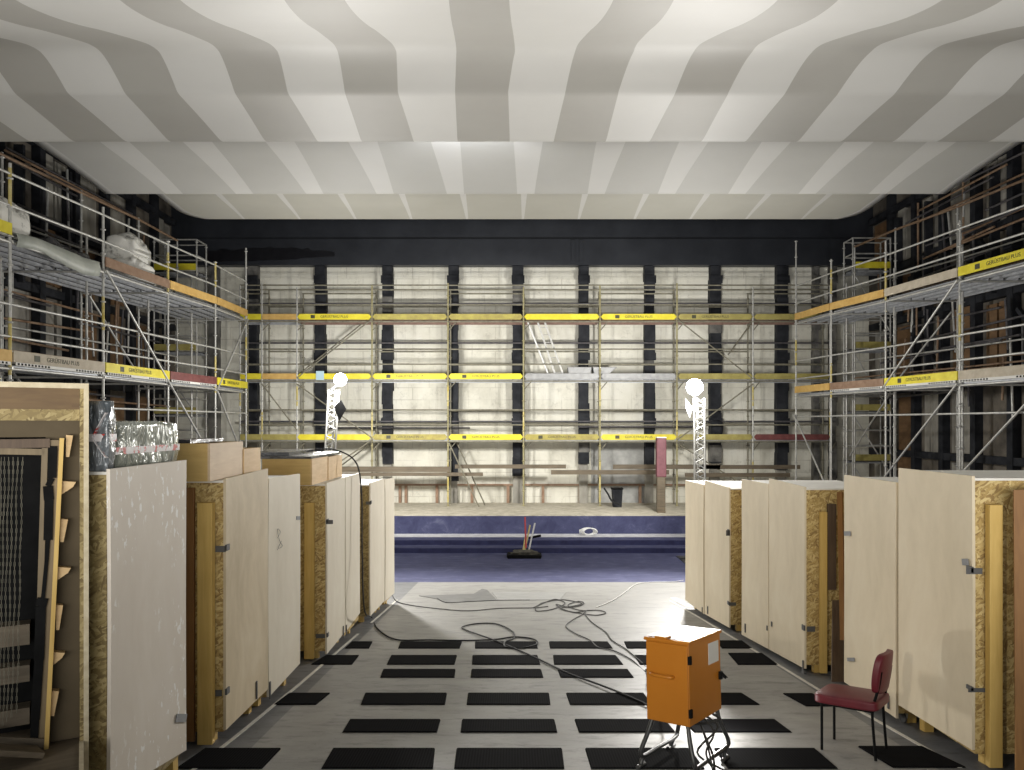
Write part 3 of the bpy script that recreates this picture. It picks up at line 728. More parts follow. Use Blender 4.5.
# leaning inner frame with wedges
fr=MB(); 
def aL(px,depth=0.0):    # local x on the front plane for a pixel column
    # solve on plane y=depth
    best=None
    lo,hi=-1.2,.1
    for _ in range(50):
        mid=(lo+hi)/2; w=R0+Vector((math.cos(ang)*mid-math.sin(ang)*depth, math.sin(ang)*mid+math.cos(ang)*depth,0))
        if CX+w.x*F/w.y<px: lo=mid
        else: hi=mid
    w=R0+Vector((math.cos(ang)*mid-math.sin(ang)*depth, math.sin(ang)*mid+math.cos(ang)*depth,0))
    return mid,w.y
def LP(px,py,depth): x,Y=aL(px,depth); return Vector((x,depth,(HY-py)*Y/F))
a=LP(62,438,0.0); b=LP(52,640,0.0); c=LP(46,756,0.0)
m=MB(); m.bar(a,b,.022,.05,(0,-1,0)); m.bar(b,c,.022,.05,(0,-1,0)); m.build('leaning_stile','pine',BC)
m=MB(); m.bar(LP(56,440,.03),LP(43,750,.03),.055,.03,(0,-1,0)); st=m.build('inner_stile','tanwood',BC)
m=MB(); rr=random.Random(2)
prev=None
for (py,px,w) in ((446,53,.04),(478,52,.045),(486,48,.03),(500,49,.05),(540,48,.045),(556,47,.02),(598,43,.02),(606,41,.055),(660,39,.05),(720,35,.045),(742,34,.04)):
    p=LP(px,py,.012)
    if prev: m.bar(prev,p,w*1.0,.012,(0,-1,0))
    prev=p
m.build('charred_strip','black',BC)
m=MB(); m.bar(LP(-60,445,.02),LP(50,443,.02),.03,.05); m.build('inner_head','darkwood',BC)
m=MB(); m.bar(LP(-60,450,.05),LP(45,452,.05),.03,.035); m.bar(LP(45,448,.06),LP(36,740,.06),.03,.05,(0,-1,0)); m.build('inner_jamb','tanwood',BC)
wed=[(66,435,73,457,0),(62,481,76,495,1),(60,519,68,542,0),(57,567,71,581,1),(56,605,63,630,0),(52,652,65,667,1),(50,691,59,716,0)]
for (x0,y0,x1,y1,k) in wed:
    p=[LP(x0,y0,.0),LP(x1,y0,.0),LP(x0,y1,.0)] if k else [LP(x0,y0,0),LP(x1,y0+ .5,0),LP(x0+(x1-x0)*.45,y1,0),LP(x0,y1,0)]
    if k: p=[LP(x0-1,y0,0),LP(x1,y0+1,0),LP(x1-3,y0+6,0),LP(x0-1,y1,0)]
    m=MB(); n=len(p); vs=[tuple(q) for q in p]+[(q.x,q.y+.055,q.z) for q in p]
    m.add(vs,[tuple(range(n)),tuple(reversed(range(n,2*n)))]+[(i,n+i,n+(i+1)%n,(i+1)%n) for i in range(n)]); m.build('wedge','ply',BC)
m=MB()
for y0,y1 in ((630,651),(672,689),(716,733)):
    x,Y=aL(-40,.26); m.box(x-.6,aL(30,.26)[0],.22,.34,(HY-y1)*Y/F,(HY-y0)*Y/F)
m.build('inner_shelf','plankwood',BC)
one('bar',LP(-40,738,.02),LP(46,742,.02),.05,.05).build('inner_sill','plankwood',BC)
one('bar',LP(-30,748,-.2),LP(40,752,-.1),.14,.03).build('loose_plank','plankwood',BC)
# hanging chains inside
for k,px in enumerate((1.5,5,9,13,17.5,22.5)):
    m=MB(); pts=[]; y=457
    while y<736-k*4: 
        q=LP(px-(y-457)*.022+.5*math.sin(y*.09+k),y,.13); pts.append(q); y+=4.2
    for i,(a,b) in enumerate(zip(pts[:-1],pts[1:])):
        off=Vector((.003,0,0)) if i%2 else Vector((0,.003,0))
        m.tube([a+off,b+off],.0013,5,caps=False); m.tube([a-off,b-off],.0013,5,caps=False)
    o=m.build('hanging_chain','galv_shaded',matrix=BC.matrix_basis)
    o.location=BC.location; o.rotation_euler=BC.rotation_euler
    tag(o,'thin steel chain hanging in the opening of the big left crate','chain','chains in the open crate')

# ------------------------------------------------------------------ orange switch cabinet
def rotm(loc,yaw): return Matrix.Translation(loc)@Matrix.Rotation(TILT,4,'X')@Matrix.Rotation(yaw,4,'Z')
Yc=5.5; base=Vector((179*Yc/F,Yc,fz(Yc)))
oc=empty('switch_cabinet',label='orange metal cabinet on a bent steel tube stand, cables beneath',cat='cabinet')
yaw=math.radians(-37); oc.matrix_basis=rotm(base,yaw)      # local origin below the nearest bottom corner; -x along front, +y along side
W,D=.345,.60; zb=.365; zt=.965
one('box',-W,0,0,D,zb,zt-.012).build('body','orange',oc,bevel=.005)
one('box',-W+.006,-.006,-.012,-.001,zb+.008,zt-.02).build('door','orange',oc,bevel=.004)
m=MB(); m.box(-W-.012,.012,-.016,D+.012,zt-.012,zt+.012); lid=m.build('lid','orange',oc,bevel=.004)
one('box',-W+.012,-.012,.012,D-.012,zt+.0121,zt+.016).build('lid_top','toppaint',lid)
one('box',-.26,-.16,-.03,.05,zt+.0125,zt+.03).build('lid_handle','orange',lid,bevel=.006)
m=MB(); m.tube(spline([(-.285,-.012,.715),(-.28,-.05,.715),(-.20,-.058,.712),(-.125,-.05,.71),(-.12,-.012,.71)],5),.013,8); m.build('door_handle','orange',oc)
for z in (.46,.84): one('box',-.004,.014,-.01,.026,z-.03,z+.03).build('hinge','black',oc)
one('box',.0005,.003,D*.60,D*.93,zt-.22,zt-.06).build('label_plate','paper',oc)
m=MB(); m.box(.001,.02,D-.05,D-.01,.60,.66); m.tube([(.02,D-.03,.63),(.05,D-.02,.61)],.008); m.build('cable_socket','black',oc)
T=.017
for nm,x,sx in (('l',-W+.03,-1),('r',-.03,1)):
    m=MB(); o_=.07*sx
    m.tube(spline([(x,.03,zb),(x+o_*.4,.0,.26),(x+o_,-.03,.13),(x+o_,.02,.085),(x+o_,.25,.085),(x+o_,D-.03,.085),(x+o_,D+.02,.13),(x+o_*.4,D-.02,.26),(x,D-.03,zb)],6),T,10)
    m.build('stand_leg','darkmetal',oc)
    for y in (.03,D-.05):
        m=MB(); m.tube(spline([(x+o_,y,.09),(x+o_*1.15,y-.03,.05),(x+o_*1.2,y-.04,.017)],4),T,10); m.tube([(x+o_*1.2,y-.09,.017),(x+o_*1.2,y+.02,.017)],T,10); m.build('stand_foot','darkmetal',oc)
m=MB()
for s in range(4):
    rr=random.Random(s); pts=[(-.03-.05*s,.3+.05*s,zb)]
    pts+=[(-.04+rr.uniform(-.05,.1),.3+rr.uniform(-.1,.1),.25+.02*s),(.02+rr.uniform(-.05,.1),.25+rr.uniform(-.1,.1),.14),(.10+rr.uniform(-.05,.08),.2+rr.uniform(-.1,.1),.02),(.20+rr.uniform(-.05,.08),.12+rr.uniform(-.1,.1),.012),(.16,-.05,.012),(.02,-.10+.02*s,.012)]
    m.tube(spline(pts,6),.008,6)
m.tube(spline([(0,.42,zb),(.05,.44,.33),(-.05,.30,.31),(-.16,.18,.34),(-.05,.25,.36)],6),.009,6)
m.build('cable_bunch','cable_grey',oc)

# ------------------------------------------------------------------ red chair
cc=Vector((2.76,6.13,fz(6.13)))
fd=Vector((-.775,.632)); yawc=math.atan2(fd.y,fd.x)-math.pi/2        # local +y = facing direction
ch=empty('side_chair',label='red upholstered chair with thin black legs, turned to face left',cat='chair'); ch.matrix_basis=rotm(cc,yawc)
sw,sd=.175,.185
# local +y = facing, so +x is the chair's right-hand side
def cushion(name,x0,x1,y0,y1,z0,z1,crown,par,mat,r=.5,matrix=None,sub=2):
    import bmesh
    bm=bmesh.new(); bmesh.ops.create_cube(bm,size=1.0); bmesh.ops.subdivide_edges(bm,edges=bm.edges[:],cuts=3,use_grid_fill=True)
    for v in bm.verts:
        q=v.co*2; p=Vector(((x0+x1)/2+v.co.x*(x1-x0),(y0+y1)/2+v.co.y*(y1-y0),(z0+z1)/2+v.co.z*(z1-z0)))
        k=(1-q.x**2)*(1-q.y**2) if crown[0]=='z' else (1-q.x**2)*(1-q.z**2)
        if crown[0]=='z' and q.z>.9: p.z+=crown[1]*k
        if crown[0]=='y' and abs(q.y)>.9: p.y+=crown[1]*k*(1 if q.y>0 else -1)
        v.co=p
    me=bpy.data.meshes.new(name); bm.to_mesh(me); bm.free(); me.materials.append(M[mat])
    for f in me.polygons: f.use_smooth=True
    o=bpy.data.objects.new(name,me); COL.objects.link(o); o.parent=par
    if matrix is not None: o.matrix_local=matrix
    b=o.modifiers.new('soft','SUBSURF'); b.levels=sub; b.render_levels=sub
    return o
cushion('seat',-.225,.225,-.24,.245,.375,.452,('z',.02),ch,'vinyl')
bk=Matrix.Translation((0,-.235,.50))@Matrix.Rotation(math.radians(9),4,'X')
bo=cushion('backrest',-.20,.20,-.028,.028,0,.31,('y',.006),ch,'vinyl',matrix=bk)
for v in bo.data.vertices:                              # curved back, narrowing a little towards top and foot
    t=v.co.z/.31; v.co.x*=1-.16*max(0,(t-.55)/.45)**2-.14*max(0,(.3-t)/.3); v.co.y+= .8*v.co.x**2
for x,y in ((-.165,.19),(.165,.19)): one('tube',[(x,y,.38),(x,y+.012,.001)],.011,10).build('leg','black',ch)
for x,y in ((-.165,-.19),(.165,-.19)): one('tube',spline([(x,y-.012,.001),(x,y-.0,.33),(x,y-.015,.43),(x*.95,y-.052,.56),(x*.95,y-.075,.68)],4),.011,10).build('leg','black',ch)
m=MB()
for a,b in (((-.165,.19,.366),(.165,.19,.366)),((-.165,-.19,.366),(.165,-.19,.366)),((-.165,-.19,.366),(-.165,.19,.366)),((.165,-.19,.366),(.165,.19,.366))): m.tube([a,b],.010,8)
m.build('seat_frame','black',ch)

# ------------------------------------------------------------------ cables and loose things on the floor
def cable(name,pts,r,mat,label,group=None,lift=None):
    P3=[]
    for p in pts:
        P3.append(p if isinstance(p,Vector) else FP(p[0],p[1],r+.004+(p[2] if len(p)>2 else 0)))
    o=one('tube',spline(P3,8),r,6).build(name,mat); return tag(o,label,'cable',group)
ztop4=B4[1][2]+.03
cv=[Vector((-2.75,10.2,ztop4+.04)),Vector((-2.5,10.6,ztop4+.05)),Vector((-2.22,10.75,ztop4-.12)),Vector((-2.14,10.8,-.95)),Vector((-2.12,10.75,-1.8)),Vector((-2.08,10.7,-2.6))]
cable('power_cable',cv+[(371.5,618),(378,630),(396,640.5),(430,641),(462,641.6),(495,640.5),(514,638),(533,640),(537,645),(522,649),(506,648),(505,643),(514,639),(512,632),(497,625),(478,624.5),(463,627.5),(466,631),(489,640,.01),(511,648),(538,660),(567,674),(600,687,.008),(625,697,.008),(641,704,.008),(652,708.5,.01),(660,707,.10),(668,711,.30)],.011,'cable','thick black cable running from the left bins, looping across the floor to the orange cabinet')
cable('extension_cable',[(392,595),(397,602),(412,606),(440,609.5),(468,611.5),(500,609),(533,608.5),(548,607)],.008,'cable_grey','dark cable from the far left crates to the tangle on the floor')
tg=[(533,608.5),(545,603),(556,600),(565,604),(552,610),(536,611.5),(541,604),(560,600.5),(574,602),(583,605),(570,608),(556,605),(566,611),(580,614),(596,616),(606,613.5),(598,611),(580,611),(568,606),(578,602),(584,604),(572,607),(560,609),(575,613),(586,611.5),(582,615)]
cable('cable_tangle',tg,.009,'cable_grey','knotted tangle of dark cable on the pale floor near the carpet')
cable('extension_cable',[(583,615),(572,621),(566,627),(575,634),(590,641),(598,648),(615,652),(632,661),(646,672),(652,676,.25)],.008,'cable_grey','dark cable from the tangle to the cabinet, left strand')
cable('extension_cable',[(585,615),(592,623),(606,633),(612,641),(626,650),(640,662),(648,668),(652,672,.25)],.008,'cable_grey','dark cable from the tangle to the cabinet, right strand')
cable('signal_cable',[(596,608),(606,604),(616,599),(626,592),(632,587),(640,583.5),(655,582.6),(672,582.4),(684,580.8)],.008,'cable_white','pale thin cable from the tangle to the far right crates')
cable('wire_rod',[(437,598.5),(447,603),(470,602),(497,600.8),(530,600.5)],.006,'cable','thin black wire lying along the grey floor sheet')
def sheet(pts,mat,label,h=.006):
    q=[FP(*p) for p in pts]; n=len(q); m=MB(); vs=[p+Vector((0,0,.002)) for p in q]+[p+Vector((0,0,.002+h)) for p in q]
    m.add(vs,[tuple(range(n)),tuple(range(2*n-1,n-1,-1))][::1]+[(i,n+i,n+(i+1)%n,(i+1)%n) for i in range(n)])
    return tag(m.build('floor_sheet',mat),label,'sheet','sheets on the floor')
sheet([(446,603),(497,600.5),(487,590),(482,589),(474,594),(437,595.5),(419,596),(436,599)],'greysheet','dark grey pointed sheet lying on the floor before the blue carpet')
sheet([(498,600.5),(560,600),(566,592.5),(492,592.5)],'palesheet','pale rectangular sheet on the floor between the grey sheet and cable tangle')

# tub with sticks on the blue floor
zb_=ZB-.004
Yt=20.45; tx=(524.5-CX)*Yt/F
tub=empty('rubble_tray',(tx,Yt,zb_),label='low black tray of sweepings with sticks on the blue carpet',cat='tray')
m=MB(); m.prism([(-.45,0),(.43,0),(.46,.07),(.43,.09),(-.45,.10),(-.48,.06)],-.25,.25,'y'); m.build('tray','black',tub,bevel=.01)
import bmesh
def blob(name,c,s,seed,mat,parent=None,amp=.25,fr=1.6,sub=3,flat=None,sharp=False):
    bm=bmesh.new(); bmesh.ops.create_icosphere(bm,subdivisions=sub,radius=1)
    for v in bm.verts:
        n=noise.fractal(v.co*fr+Vector((seed*3.1,seed,0)),1.0,2.0,4)
        q=v.co*(1+amp*n)
        if sharp: q=Vector([math.copysign(abs(t)**.6,t) for t in q])
        if flat is not None and q.z<flat: q.z=flat
        v.co=Vector((q.x*s[0],q.y*s[1],q.z*s[2]))
    me=bpy.data.meshes.new(name); bm.to_mesh(me); bm.free(); me.materials.append(M[mat])
    for f in me.polygons: f.use_smooth=True
    o=bpy.data.objects.new(name,me); COL.objects.link(o); o.parent=parent; o.location=c; return o
blob('sweepings',(0,-.02,.11),(.36,.18,.10),4,'dust_pile',tub,.4,3)
for (a,b,c,d,mt,l) in ((526,548,525,517,'red','red-topped wooden broom stick leaning in the black tray'),(524,554,530,525,'yellowstick','pale stick leaning to the right in the black tray'),(528,554,535,523,'white','thin white stick at the right of the black tray'),(523,552,526,534,'yellowstick','short yellow stick in the middle of the black tray')):
    o=one('tube',[P(a,b,Yt),P(c,d,Yt+.1)],.022,8).build('stick',mt); tag(o,l,'stick','sticks in the tray')
o=one('bar',P(529,538,Yt+.2),P(541,535.5,Yt+.2),.12,.05).build('brush_head','black'); tag(o,'black brush head lying across the sticks above the tray','brush')
m=MB(); c=P(588.5,531,22.55); 
zc=ZB+.286
for k in range(6):
    pts=[(c.x+.20*math.cos(t*math.pi/8)+.02*k-.05,c.y+.03*math.sin(t*math.pi/4+k)-.02*k,zc+.115+.098*math.sin(t*math.pi/8)) for t in range(17)]
    m.tube(pts,.014,6)
m.tube(spline([(c.x-.2,c.y,zc+.1),(c.x-.26,c.y-.02,zc+.16),(c.x-.24,c.y,zc+.03),(c.x-.1,c.y-.05,zc+.016)],6),.012,6)
tag(m.build('cable_coil','cable_white'),'coil of white cable on the pale step below the ledge','cable')

# ------------------------------------------------------------------ light masts
def mast(name,bx,by,zb,tx,ztop,w,label,panel):
    root=empty(name,(bx,by,zb),label=label,cat='work light')
    top=Vector((tx-bx,0,ztop-zb)); ch3=[Vector((-w/2,-w*.3,0)),Vector((w/2,-w*.3,0)),Vector((0,w*.55,0))]
    m=MB()
    for c in ch3: m.tube([c,c+top],.028,8)
    n=15
    for i in range(n):
        a=top*(i/n); b=top*((i+1)/n); mm=top*((i+.5)/n)
        for p,q in ((0,1),(1,2),(2,0)):
            m.tube([ch3[p]+a,ch3[q]+mm],.013,6); m.tube([ch3[q]+mm,ch3[p]+b],.013,6)
    m.build('truss','galv',root)
    m=MB(); m.box(-.5,.5,-.5,.5,.0,.03); m.bar((-.5,0,.04),(.5,0,.04),.06,.05); m.bar((0,-.5,.04),(0,.5,.04),.06,.05); m.build('base_plate','darkmetal',root)
    return root,top
zl=zb_
lm,top=mast('light_mast',(324-CX)*20/F,20,zl,(334.5-CX)*20/F,(HY-390)*20/F,.27,'left white truss light mast with lit lamp, behind the left crates',True)
m=MB(); h=Vector((top.x+.16,-.06,top.z+.16)); m.bar(top+Vector((-.08,-.05,0)),h,.05,.06); m.build('bracket','darkmetal',lm)
m=MB(); m.lathe([(0,-.1),(.12,-.1),(.17,.02),(.17,.05),(0,.05)],(0,0,0),20); m.build('lamp_housing','darkmetal',lm,matrix=Matrix.Translation(h+Vector((.03,-.0,.1)))@Matrix.Rotation(math.radians(90),4,'X'))
ln=blob('lamp_lens',h+Vector((.03,-.10,.1)),(.17,.06,.17),1,'lens',lm,0)
m=MB(); q=[P(334,407,19.6),P(339,421,19.6),P(346,409,19.6),P(341,400,19.6)]
q=[v-lm.location for v in q]; m.hexa([tuple(v) for v in q]+[tuple(v+Vector((0,.05,0))) for v in q]); m.build('black_flap','black',lm)
rm,top=mast('light_mast',(699.5-CX)*20/F,20,zl,(698.5-CX)*20/F,(HY-398)*20/F,.27,'right white truss light mast with lit lamp, behind the far right crates',True)
h=Vector((top.x-.14,-.06,top.z+.06))
m=MB(); m.bar(top+Vector((0,-.05,-.05)),h,.05,.06); m.build('bracket','darkmetal',rm)
m=MB(); m.lathe([(0,-.1),(.14,-.1),(.22,.02),(.22,.05),(0,.05)],(0,0,0),20); m.build('lamp_housing','darkmetal',rm,matrix=Matrix.Translation(h+Vector((0,0,.22)))@Matrix.Rotation(math.radians(90),4,'X'))
blob('lamp_lens',h+Vector((0,-.10,.22)),(.22,.06,.22),1,'lens',rm,0)
m=MB(); m.hexa([(-.36,-.05,top.z-.30),(-.27,-.05,top.z-.52),(-.25,.0,top.z-.5),(-.34,.0,top.z-.28),(-.38,-.05,top.z-.05),(-.2,-.05,top.z-.28),(-.18,0,top.z-.26),(-.36,0,top.z-.03)]); m.build('reflector_flap','white',rm)

# ------------------------------------------------------------------ scaffolds
fc=bpy.data.curves.new('lettering','FONT'); fc.body='GERÜSTBAU PLUS'; fc.size=.115; fc.align_x='CENTER'; fc.align_y='CENTER'; fc.extrude=.002
fo=bpy.data.objects.new('lettering',fc); COL.objects.link(fo); bpy.context.view_layer.update()
LET=bpy.data.meshes.new_from_object(fo.evaluated_get(bpy.context.evaluated_depsgraph_get())); LET.name='lettering'
bpy.data.objects.remove(fo); LET.materials.clear(); LET.materials.append(M['letter'])
def lettering(par, mid, direction, out, z):
    o=bpy.data.objects.new('lettering',LET); COL.objects.link(o); o.parent=par
    d=Vector(direction).normalized(); u=Vector((0,0,1)); n=d.cross(u).normalized()
    mt=Matrix((d,u,n)).transposed().to_4x4(); mt.translation=Vector(mid)+n*out; o.matrix_local=mt
    # logo block beside the words
    m=MB(); c=Vector(mid)+n*(out+.001)
    for q,(a,b) in enumerate(((-.78,-.64),)):
        p0=c+d*a; p1=c+d*b; m.bar(p0,p1,.004,.11,(0,0,1)); 
    m.build('logo_mark','letter',par)
def toe(par, a, b, h, mat, letters=False, pointed=False, th=.03, dots=False, label=None):
    a=Vector(a); b=Vector(b); d=(b-a); Ln=d.length; d.normalize(); n=d.cross(Vector((0,0,1))).normalized()
    if pointed: poly=[(0.02,h*.5),(.10,h),(Ln-.10,h),(Ln-.02,h*.5),(Ln-.10,0),(.10,0)][::-1]
    else: poly=[(.02,0),(.02,h),(Ln-.02,h),(Ln-.02,0)]
    N=len(poly); vs=[a+d*p[0]+Vector((0,0,p[1]))+n*(th/2) for p in poly]+[a+d*p[0]+Vector((0,0,p[1]))-n*(th/2) for p in poly]
    m=MB(); m.add(vs,[tuple(reversed(range(N))),tuple(range(N,2*N))]+[(i,(i+1)%N,N+(i+1)%N,N+i) for i in range(N)])
    o=m.build('toe_board',mat,par)
    if label: o['label']=label
    mid=a+d*(Ln/2)+Vector((0,0,h/2))
    if letters: lettering(o,mid,d,th/2+.002,0)
    if dots:
        m=MB(); m.bar(a+d*.06+n*(th/2+.004)-Vector((0,0,.03)),b-d*.06+n*(th/2+.004)-Vector((0,0,.03)),.01,.055); ds=m.build('perforated_strip','dots',o)
        m=MB()
        for k in range(10):
            for base in (.1,Ln-.95):
                p=a+d*(base+k*.085)+n*(th/2+.010)-Vector((0,0,.03)); m.bar(p,p+d*.045,.004,.035)
        m.build('slots','black',ds)
    return o
def standard(par,p,z0,z1,mat='galv',ymarks=()):
    m=MB(); m.tube([(p[0],p[1],z0),(p[0],p[1],z1)],.027,8)
    z=z0+.5
    while z<z1: m.lathe([(.030,-.02),(.055,-.006),(.055,.006),(.030,.02)],(p[0],p[1],z),8); z+=.5
    m.lathe([(.0,0),(.08,0),(.08,.012),(.0,.012)],(p[0],p[1],z0),8)
    o=m.build('standard',mat,par)
    for (a,b) in ymarks: one('tube',[(p[0],p[1],a),(p[0],p[1],b)],.0285,8).build('paint_mark','tube_yellow',o)
    return o
def pipe(par,a,b,name='guardrail',mat='galv',r=.024): return one('tube',[a,b],r,8).build(name,mat,par)
def deckplank(par,a,b,w,n,mat='deck',rib=True,name='deck_plank'):
    a=Vector(a); b=Vector(b); d=(b-a).normalized(); n=Vector(n); m=MB(); up=Vector((0,0,1))
    m.bar(a+n*(w/2),b+n*(w/2),w-.02,.02)
    for s in (.025,w-.025): m.bar(a+n*s-up*.035,b+n*s-up*.035,.026,.06,(0,0,1),1)
    if rib:
        L=(b-a).length; k=.15
        while k<L-.1:
            p=a+d*k-up*.014; m.bar(p+n*.12,p+n*(w-.12),.05,.012,(0,0,1),2); k+=.21
    return m.build(name,['deckdark' if rib else mat,mat,'deckrib'],par)
# --- rear scaffold
def pipeR(par,a,b,name="guardrail",mat="galv_shaded",r=.024): return pipe(par,a,b,name,mat,r)
Yf,Yb=25.3,25.95
RS=empty('rear_scaffold',(0,Yf,ZL),label='tube scaffold with three yellow-edged decks across the whole rear wall',cat='scaffold')
O=Vector(RS.location)
def l(p): return tuple(Vector(p)-O)
pxs=[240,262,297,372,448,523.5,600,677,753,830]
xs=[(p-CX)*Yf/F for p in pxs]
lv=[3.45,1.47,-.55]
for i,x in enumerate(xs):
    tp=4.62+.08*math.sin(i*2.1)
    mt='galv' if i in (0,1,2,8,9) else 'b_pale'
    mk=[(-.45,.4)] if i%2 else [(.6,1.3),(-2.6,-1.2)]
    standard(RS,l((x,Yf,0))[:2],0,tp-ZL,'tube_olive' if 3<=i<=7 else 'galv',[(a-ZL,b-ZL) for a,b in mk])
    standard(RS,l((x+.03,Yb,0))[:2],0,tp-ZL-.1,'galv_shaded')
tm={0:['b_yellow','b_orange','b_yellow','b_worn','b_worn','b_yellow','b_yellow','b_olive','b_olive'],
    1:['b_yellow','b_orange','b_yellow','b_yellow','b_yellow','b_grey','b_grey','b_olive','b_olive'],
    2:['b_olive','b_olive','b_yellow','b_worn','b_yellow','b_worn','b_yellow','b_olive','b_red']}
tl={0:(2,6,7),1:(3,4),2:(3,4,5,6)}
for li,z in enumerate(lv):
    for i in range(len(xs)-1):
        a,b=xs[i],xs[i+1]
        toe(RS,l((a,Yf-.03,z+.02)),l((b,Yf-.03,z+.02)),.19,tm[li][i],i in tl[li],i>=2,.03)
        for k in range(2): deckplank(RS,l((a+.03,Yf+.02+.32*k,z)),l((b-.03,Yf+.02+.32*k,z)),.31,(0,1,0),'deck_brown' if (li==0 and i>=2) else 'deck',False)
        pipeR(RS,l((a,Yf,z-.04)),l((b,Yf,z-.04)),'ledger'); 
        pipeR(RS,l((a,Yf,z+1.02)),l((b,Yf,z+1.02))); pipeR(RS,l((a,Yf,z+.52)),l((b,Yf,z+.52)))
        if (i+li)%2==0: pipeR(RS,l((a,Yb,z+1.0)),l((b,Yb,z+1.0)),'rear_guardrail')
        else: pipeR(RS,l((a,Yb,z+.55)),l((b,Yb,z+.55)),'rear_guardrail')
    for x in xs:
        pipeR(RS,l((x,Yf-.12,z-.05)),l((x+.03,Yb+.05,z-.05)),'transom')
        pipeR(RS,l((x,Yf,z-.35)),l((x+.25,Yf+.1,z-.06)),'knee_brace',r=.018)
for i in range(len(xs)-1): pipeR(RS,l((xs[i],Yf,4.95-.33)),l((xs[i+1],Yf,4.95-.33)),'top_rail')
for (a,b,c,d,yy) in ((297,378,372,319,-.04),(299,374,369,318,.5),(297,384,372,438,-.04),(372,440,322,474,-.04),(370,444,330,474,.4),(677,319,753,379,-.04),(753,384,677,440,-.04),(677,443,735,480,-.04),(449,443,479,507,-.3),(457,443,485,505,.3),(752,322,728,355,.5),(262,384,297,430,-.04)):
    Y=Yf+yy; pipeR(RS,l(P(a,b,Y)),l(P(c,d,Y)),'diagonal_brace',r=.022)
# timber planks tied along the foot of the scaffold
for (a,b,y0,y1,l_) in ((285,450,466.5,472,'long mottled plank low on the rear scaffold, at its left'),(300,483,472.5,476,'dark plank just below the mottled one at the left'),(455,566,464.5,468.5,'dark plank at the middle of the rear wall, near the tray'),(551,669,470,474.5,'brown plank crossing the grey plaster patch'),(613,720,464.5,469,'grey plank behind the pink wrapped post'),(685,790,473,477,'lower plank at the right foot of the rear scaffold'),(700,800,465,469,'upper plank at the right foot of the rear scaffold')):
    Y=Yf-.075
    pa=P(a,(y0+y1)/2,Y); pb=P(b,(y0+y1)/2,Y)
    tag(one('bar',pa,pb,.05,(y1-y0)*Y/F).build('timber_plank','plankwood'),l_,'plank','planks along the rear scaffold')
# low timber fence at the foot of the wall
fe=empty('timber_fence',(0,26.3,ZL),label='low brown timber rail fence along the foot of the rear wall',cat='fence')
one('bar',(P(395,484.8,26.3)-fe.location),(P(690,484.8,26.3)-fe.location),.04,.06).build('rail','b_brown',fe)
for px in (400,406,437,472,508,543,580,640,690):
    x=(px-CX)*26.3/F; one('box',x-.05,x+.05,-.02,.02,0,(HY-485.5)*26.3/F-ZL).build('post','b_brown',fe)
# pink wrapped post, bin
pp=empty('wrapped_post',((661-CX)*23.4/F,23.4,ZL),label='upright timber post wrapped in dusky pink at its top, on the ledge',cat='post')
one('box',-.13,.12,-.1,.1,0,1.13).build('timber','plankwood',pp,bevel=.01); one('box',-.15,.15,-.12,.12,1.1,2.3).build('wrap','pinkwrap',pp,bevel=.03)
one('box',-.15,.15,-.12,.12,2.301,2.33).build('top_cap','white',pp)
bn=empty('waste_bin',((617-CX)*25.05/F,25.05,ZL),label='narrow black bin on the ledge before the grey plaster patch',cat='bin')
one('hexa',[(-.14,-.12,0),(.14,-.12,0),(.14,.12,0),(-.14,.12,0),(-.17,-.15,.58),(.17,-.15,.58),(.17,.15,.58),(-.17,.15,.58)]).build('body','colsteel',bn,bevel=.015)
one('box',-.19,.19,-.17,.17,.58,.63).build('lid','black',bn,bevel=.012)
cable('hose',[P(604,488,25),P(608,494,24.9),P(612,501,24.85),P(620,504.5,24.7)],.03,'cable','short black hose leaning beside the black bin')
# things on the middle rear deck
zd=lv[1]+.012
def trough(px0,px1,slope,label):
    Y=25.6; a=(px0-CX)*Y/F; b=(px1-CX)*Y/F; m=MB()
    m.hexa([(a+.08,Y-.2,zd),(b-slope,Y-.2,zd),(b-slope,Y+.2,zd),(a+.08,Y+.2,zd),(a,Y-.28,zd+.42),(b,Y-.28,zd+.42),(b,Y+.28,zd+.42),(a,Y+.28,zd+.42)])
    tag(m.build('mortar_trough','b_grey',bevel=.02),label,'trough','troughs on the middle rear deck')
trough(567,591,.05,'grey box-shaped trough on the middle rear deck, left of its twin'); trough(592,616,.45,'grey slanted trough on the middle rear deck, right of its twin')
ld=empty('ladder',(0,25.5,zd),label='aluminium ladder leaning between the middle and upper rear decks',cat='ladder')
A0=P(565,376,25.5); A1=P(544,320,25.5); B0=P(557,376,25.5); B1_=P(537,320,25.5)
A0.z=B0.z=zd
for a,b in ((A0,A1),(B0,B1_)): one('bar',a-ld.location,b-ld.location,.03,.06).build('stile','galv',ld)
for k in range(1,8):
    t=k/8; one('tube',[A0.lerp(A1,t)-ld.location,B0.lerp(B1_,t)-ld.location],.015,6).build('rung','galv',ld)
q0=P(550,376,25.42); q0.z=zd+.03
tag(one('tube',[q0,P(527,320,25.42)],.03,8).build('pole','white'),'white pole leaning next to the ladder on the middle rear deck','pole')
tag(one('hexa',[tuple(P(316,380,25.2)),tuple(P(324,380,25.2)),tuple(P(324,380,25.22)),tuple(P(316,380,25.2)+Vector((0,.02,0))),tuple(P(316,371,25.2)),tuple(P(324,371,25.2)),tuple(P(324,371,25.22)),tuple(P(316,371,25.2)+Vector((0,.02,0)))]).build('film_sheet','cyan'),'pale blue sheet hung over the middle rear toe board, left part','sheet')
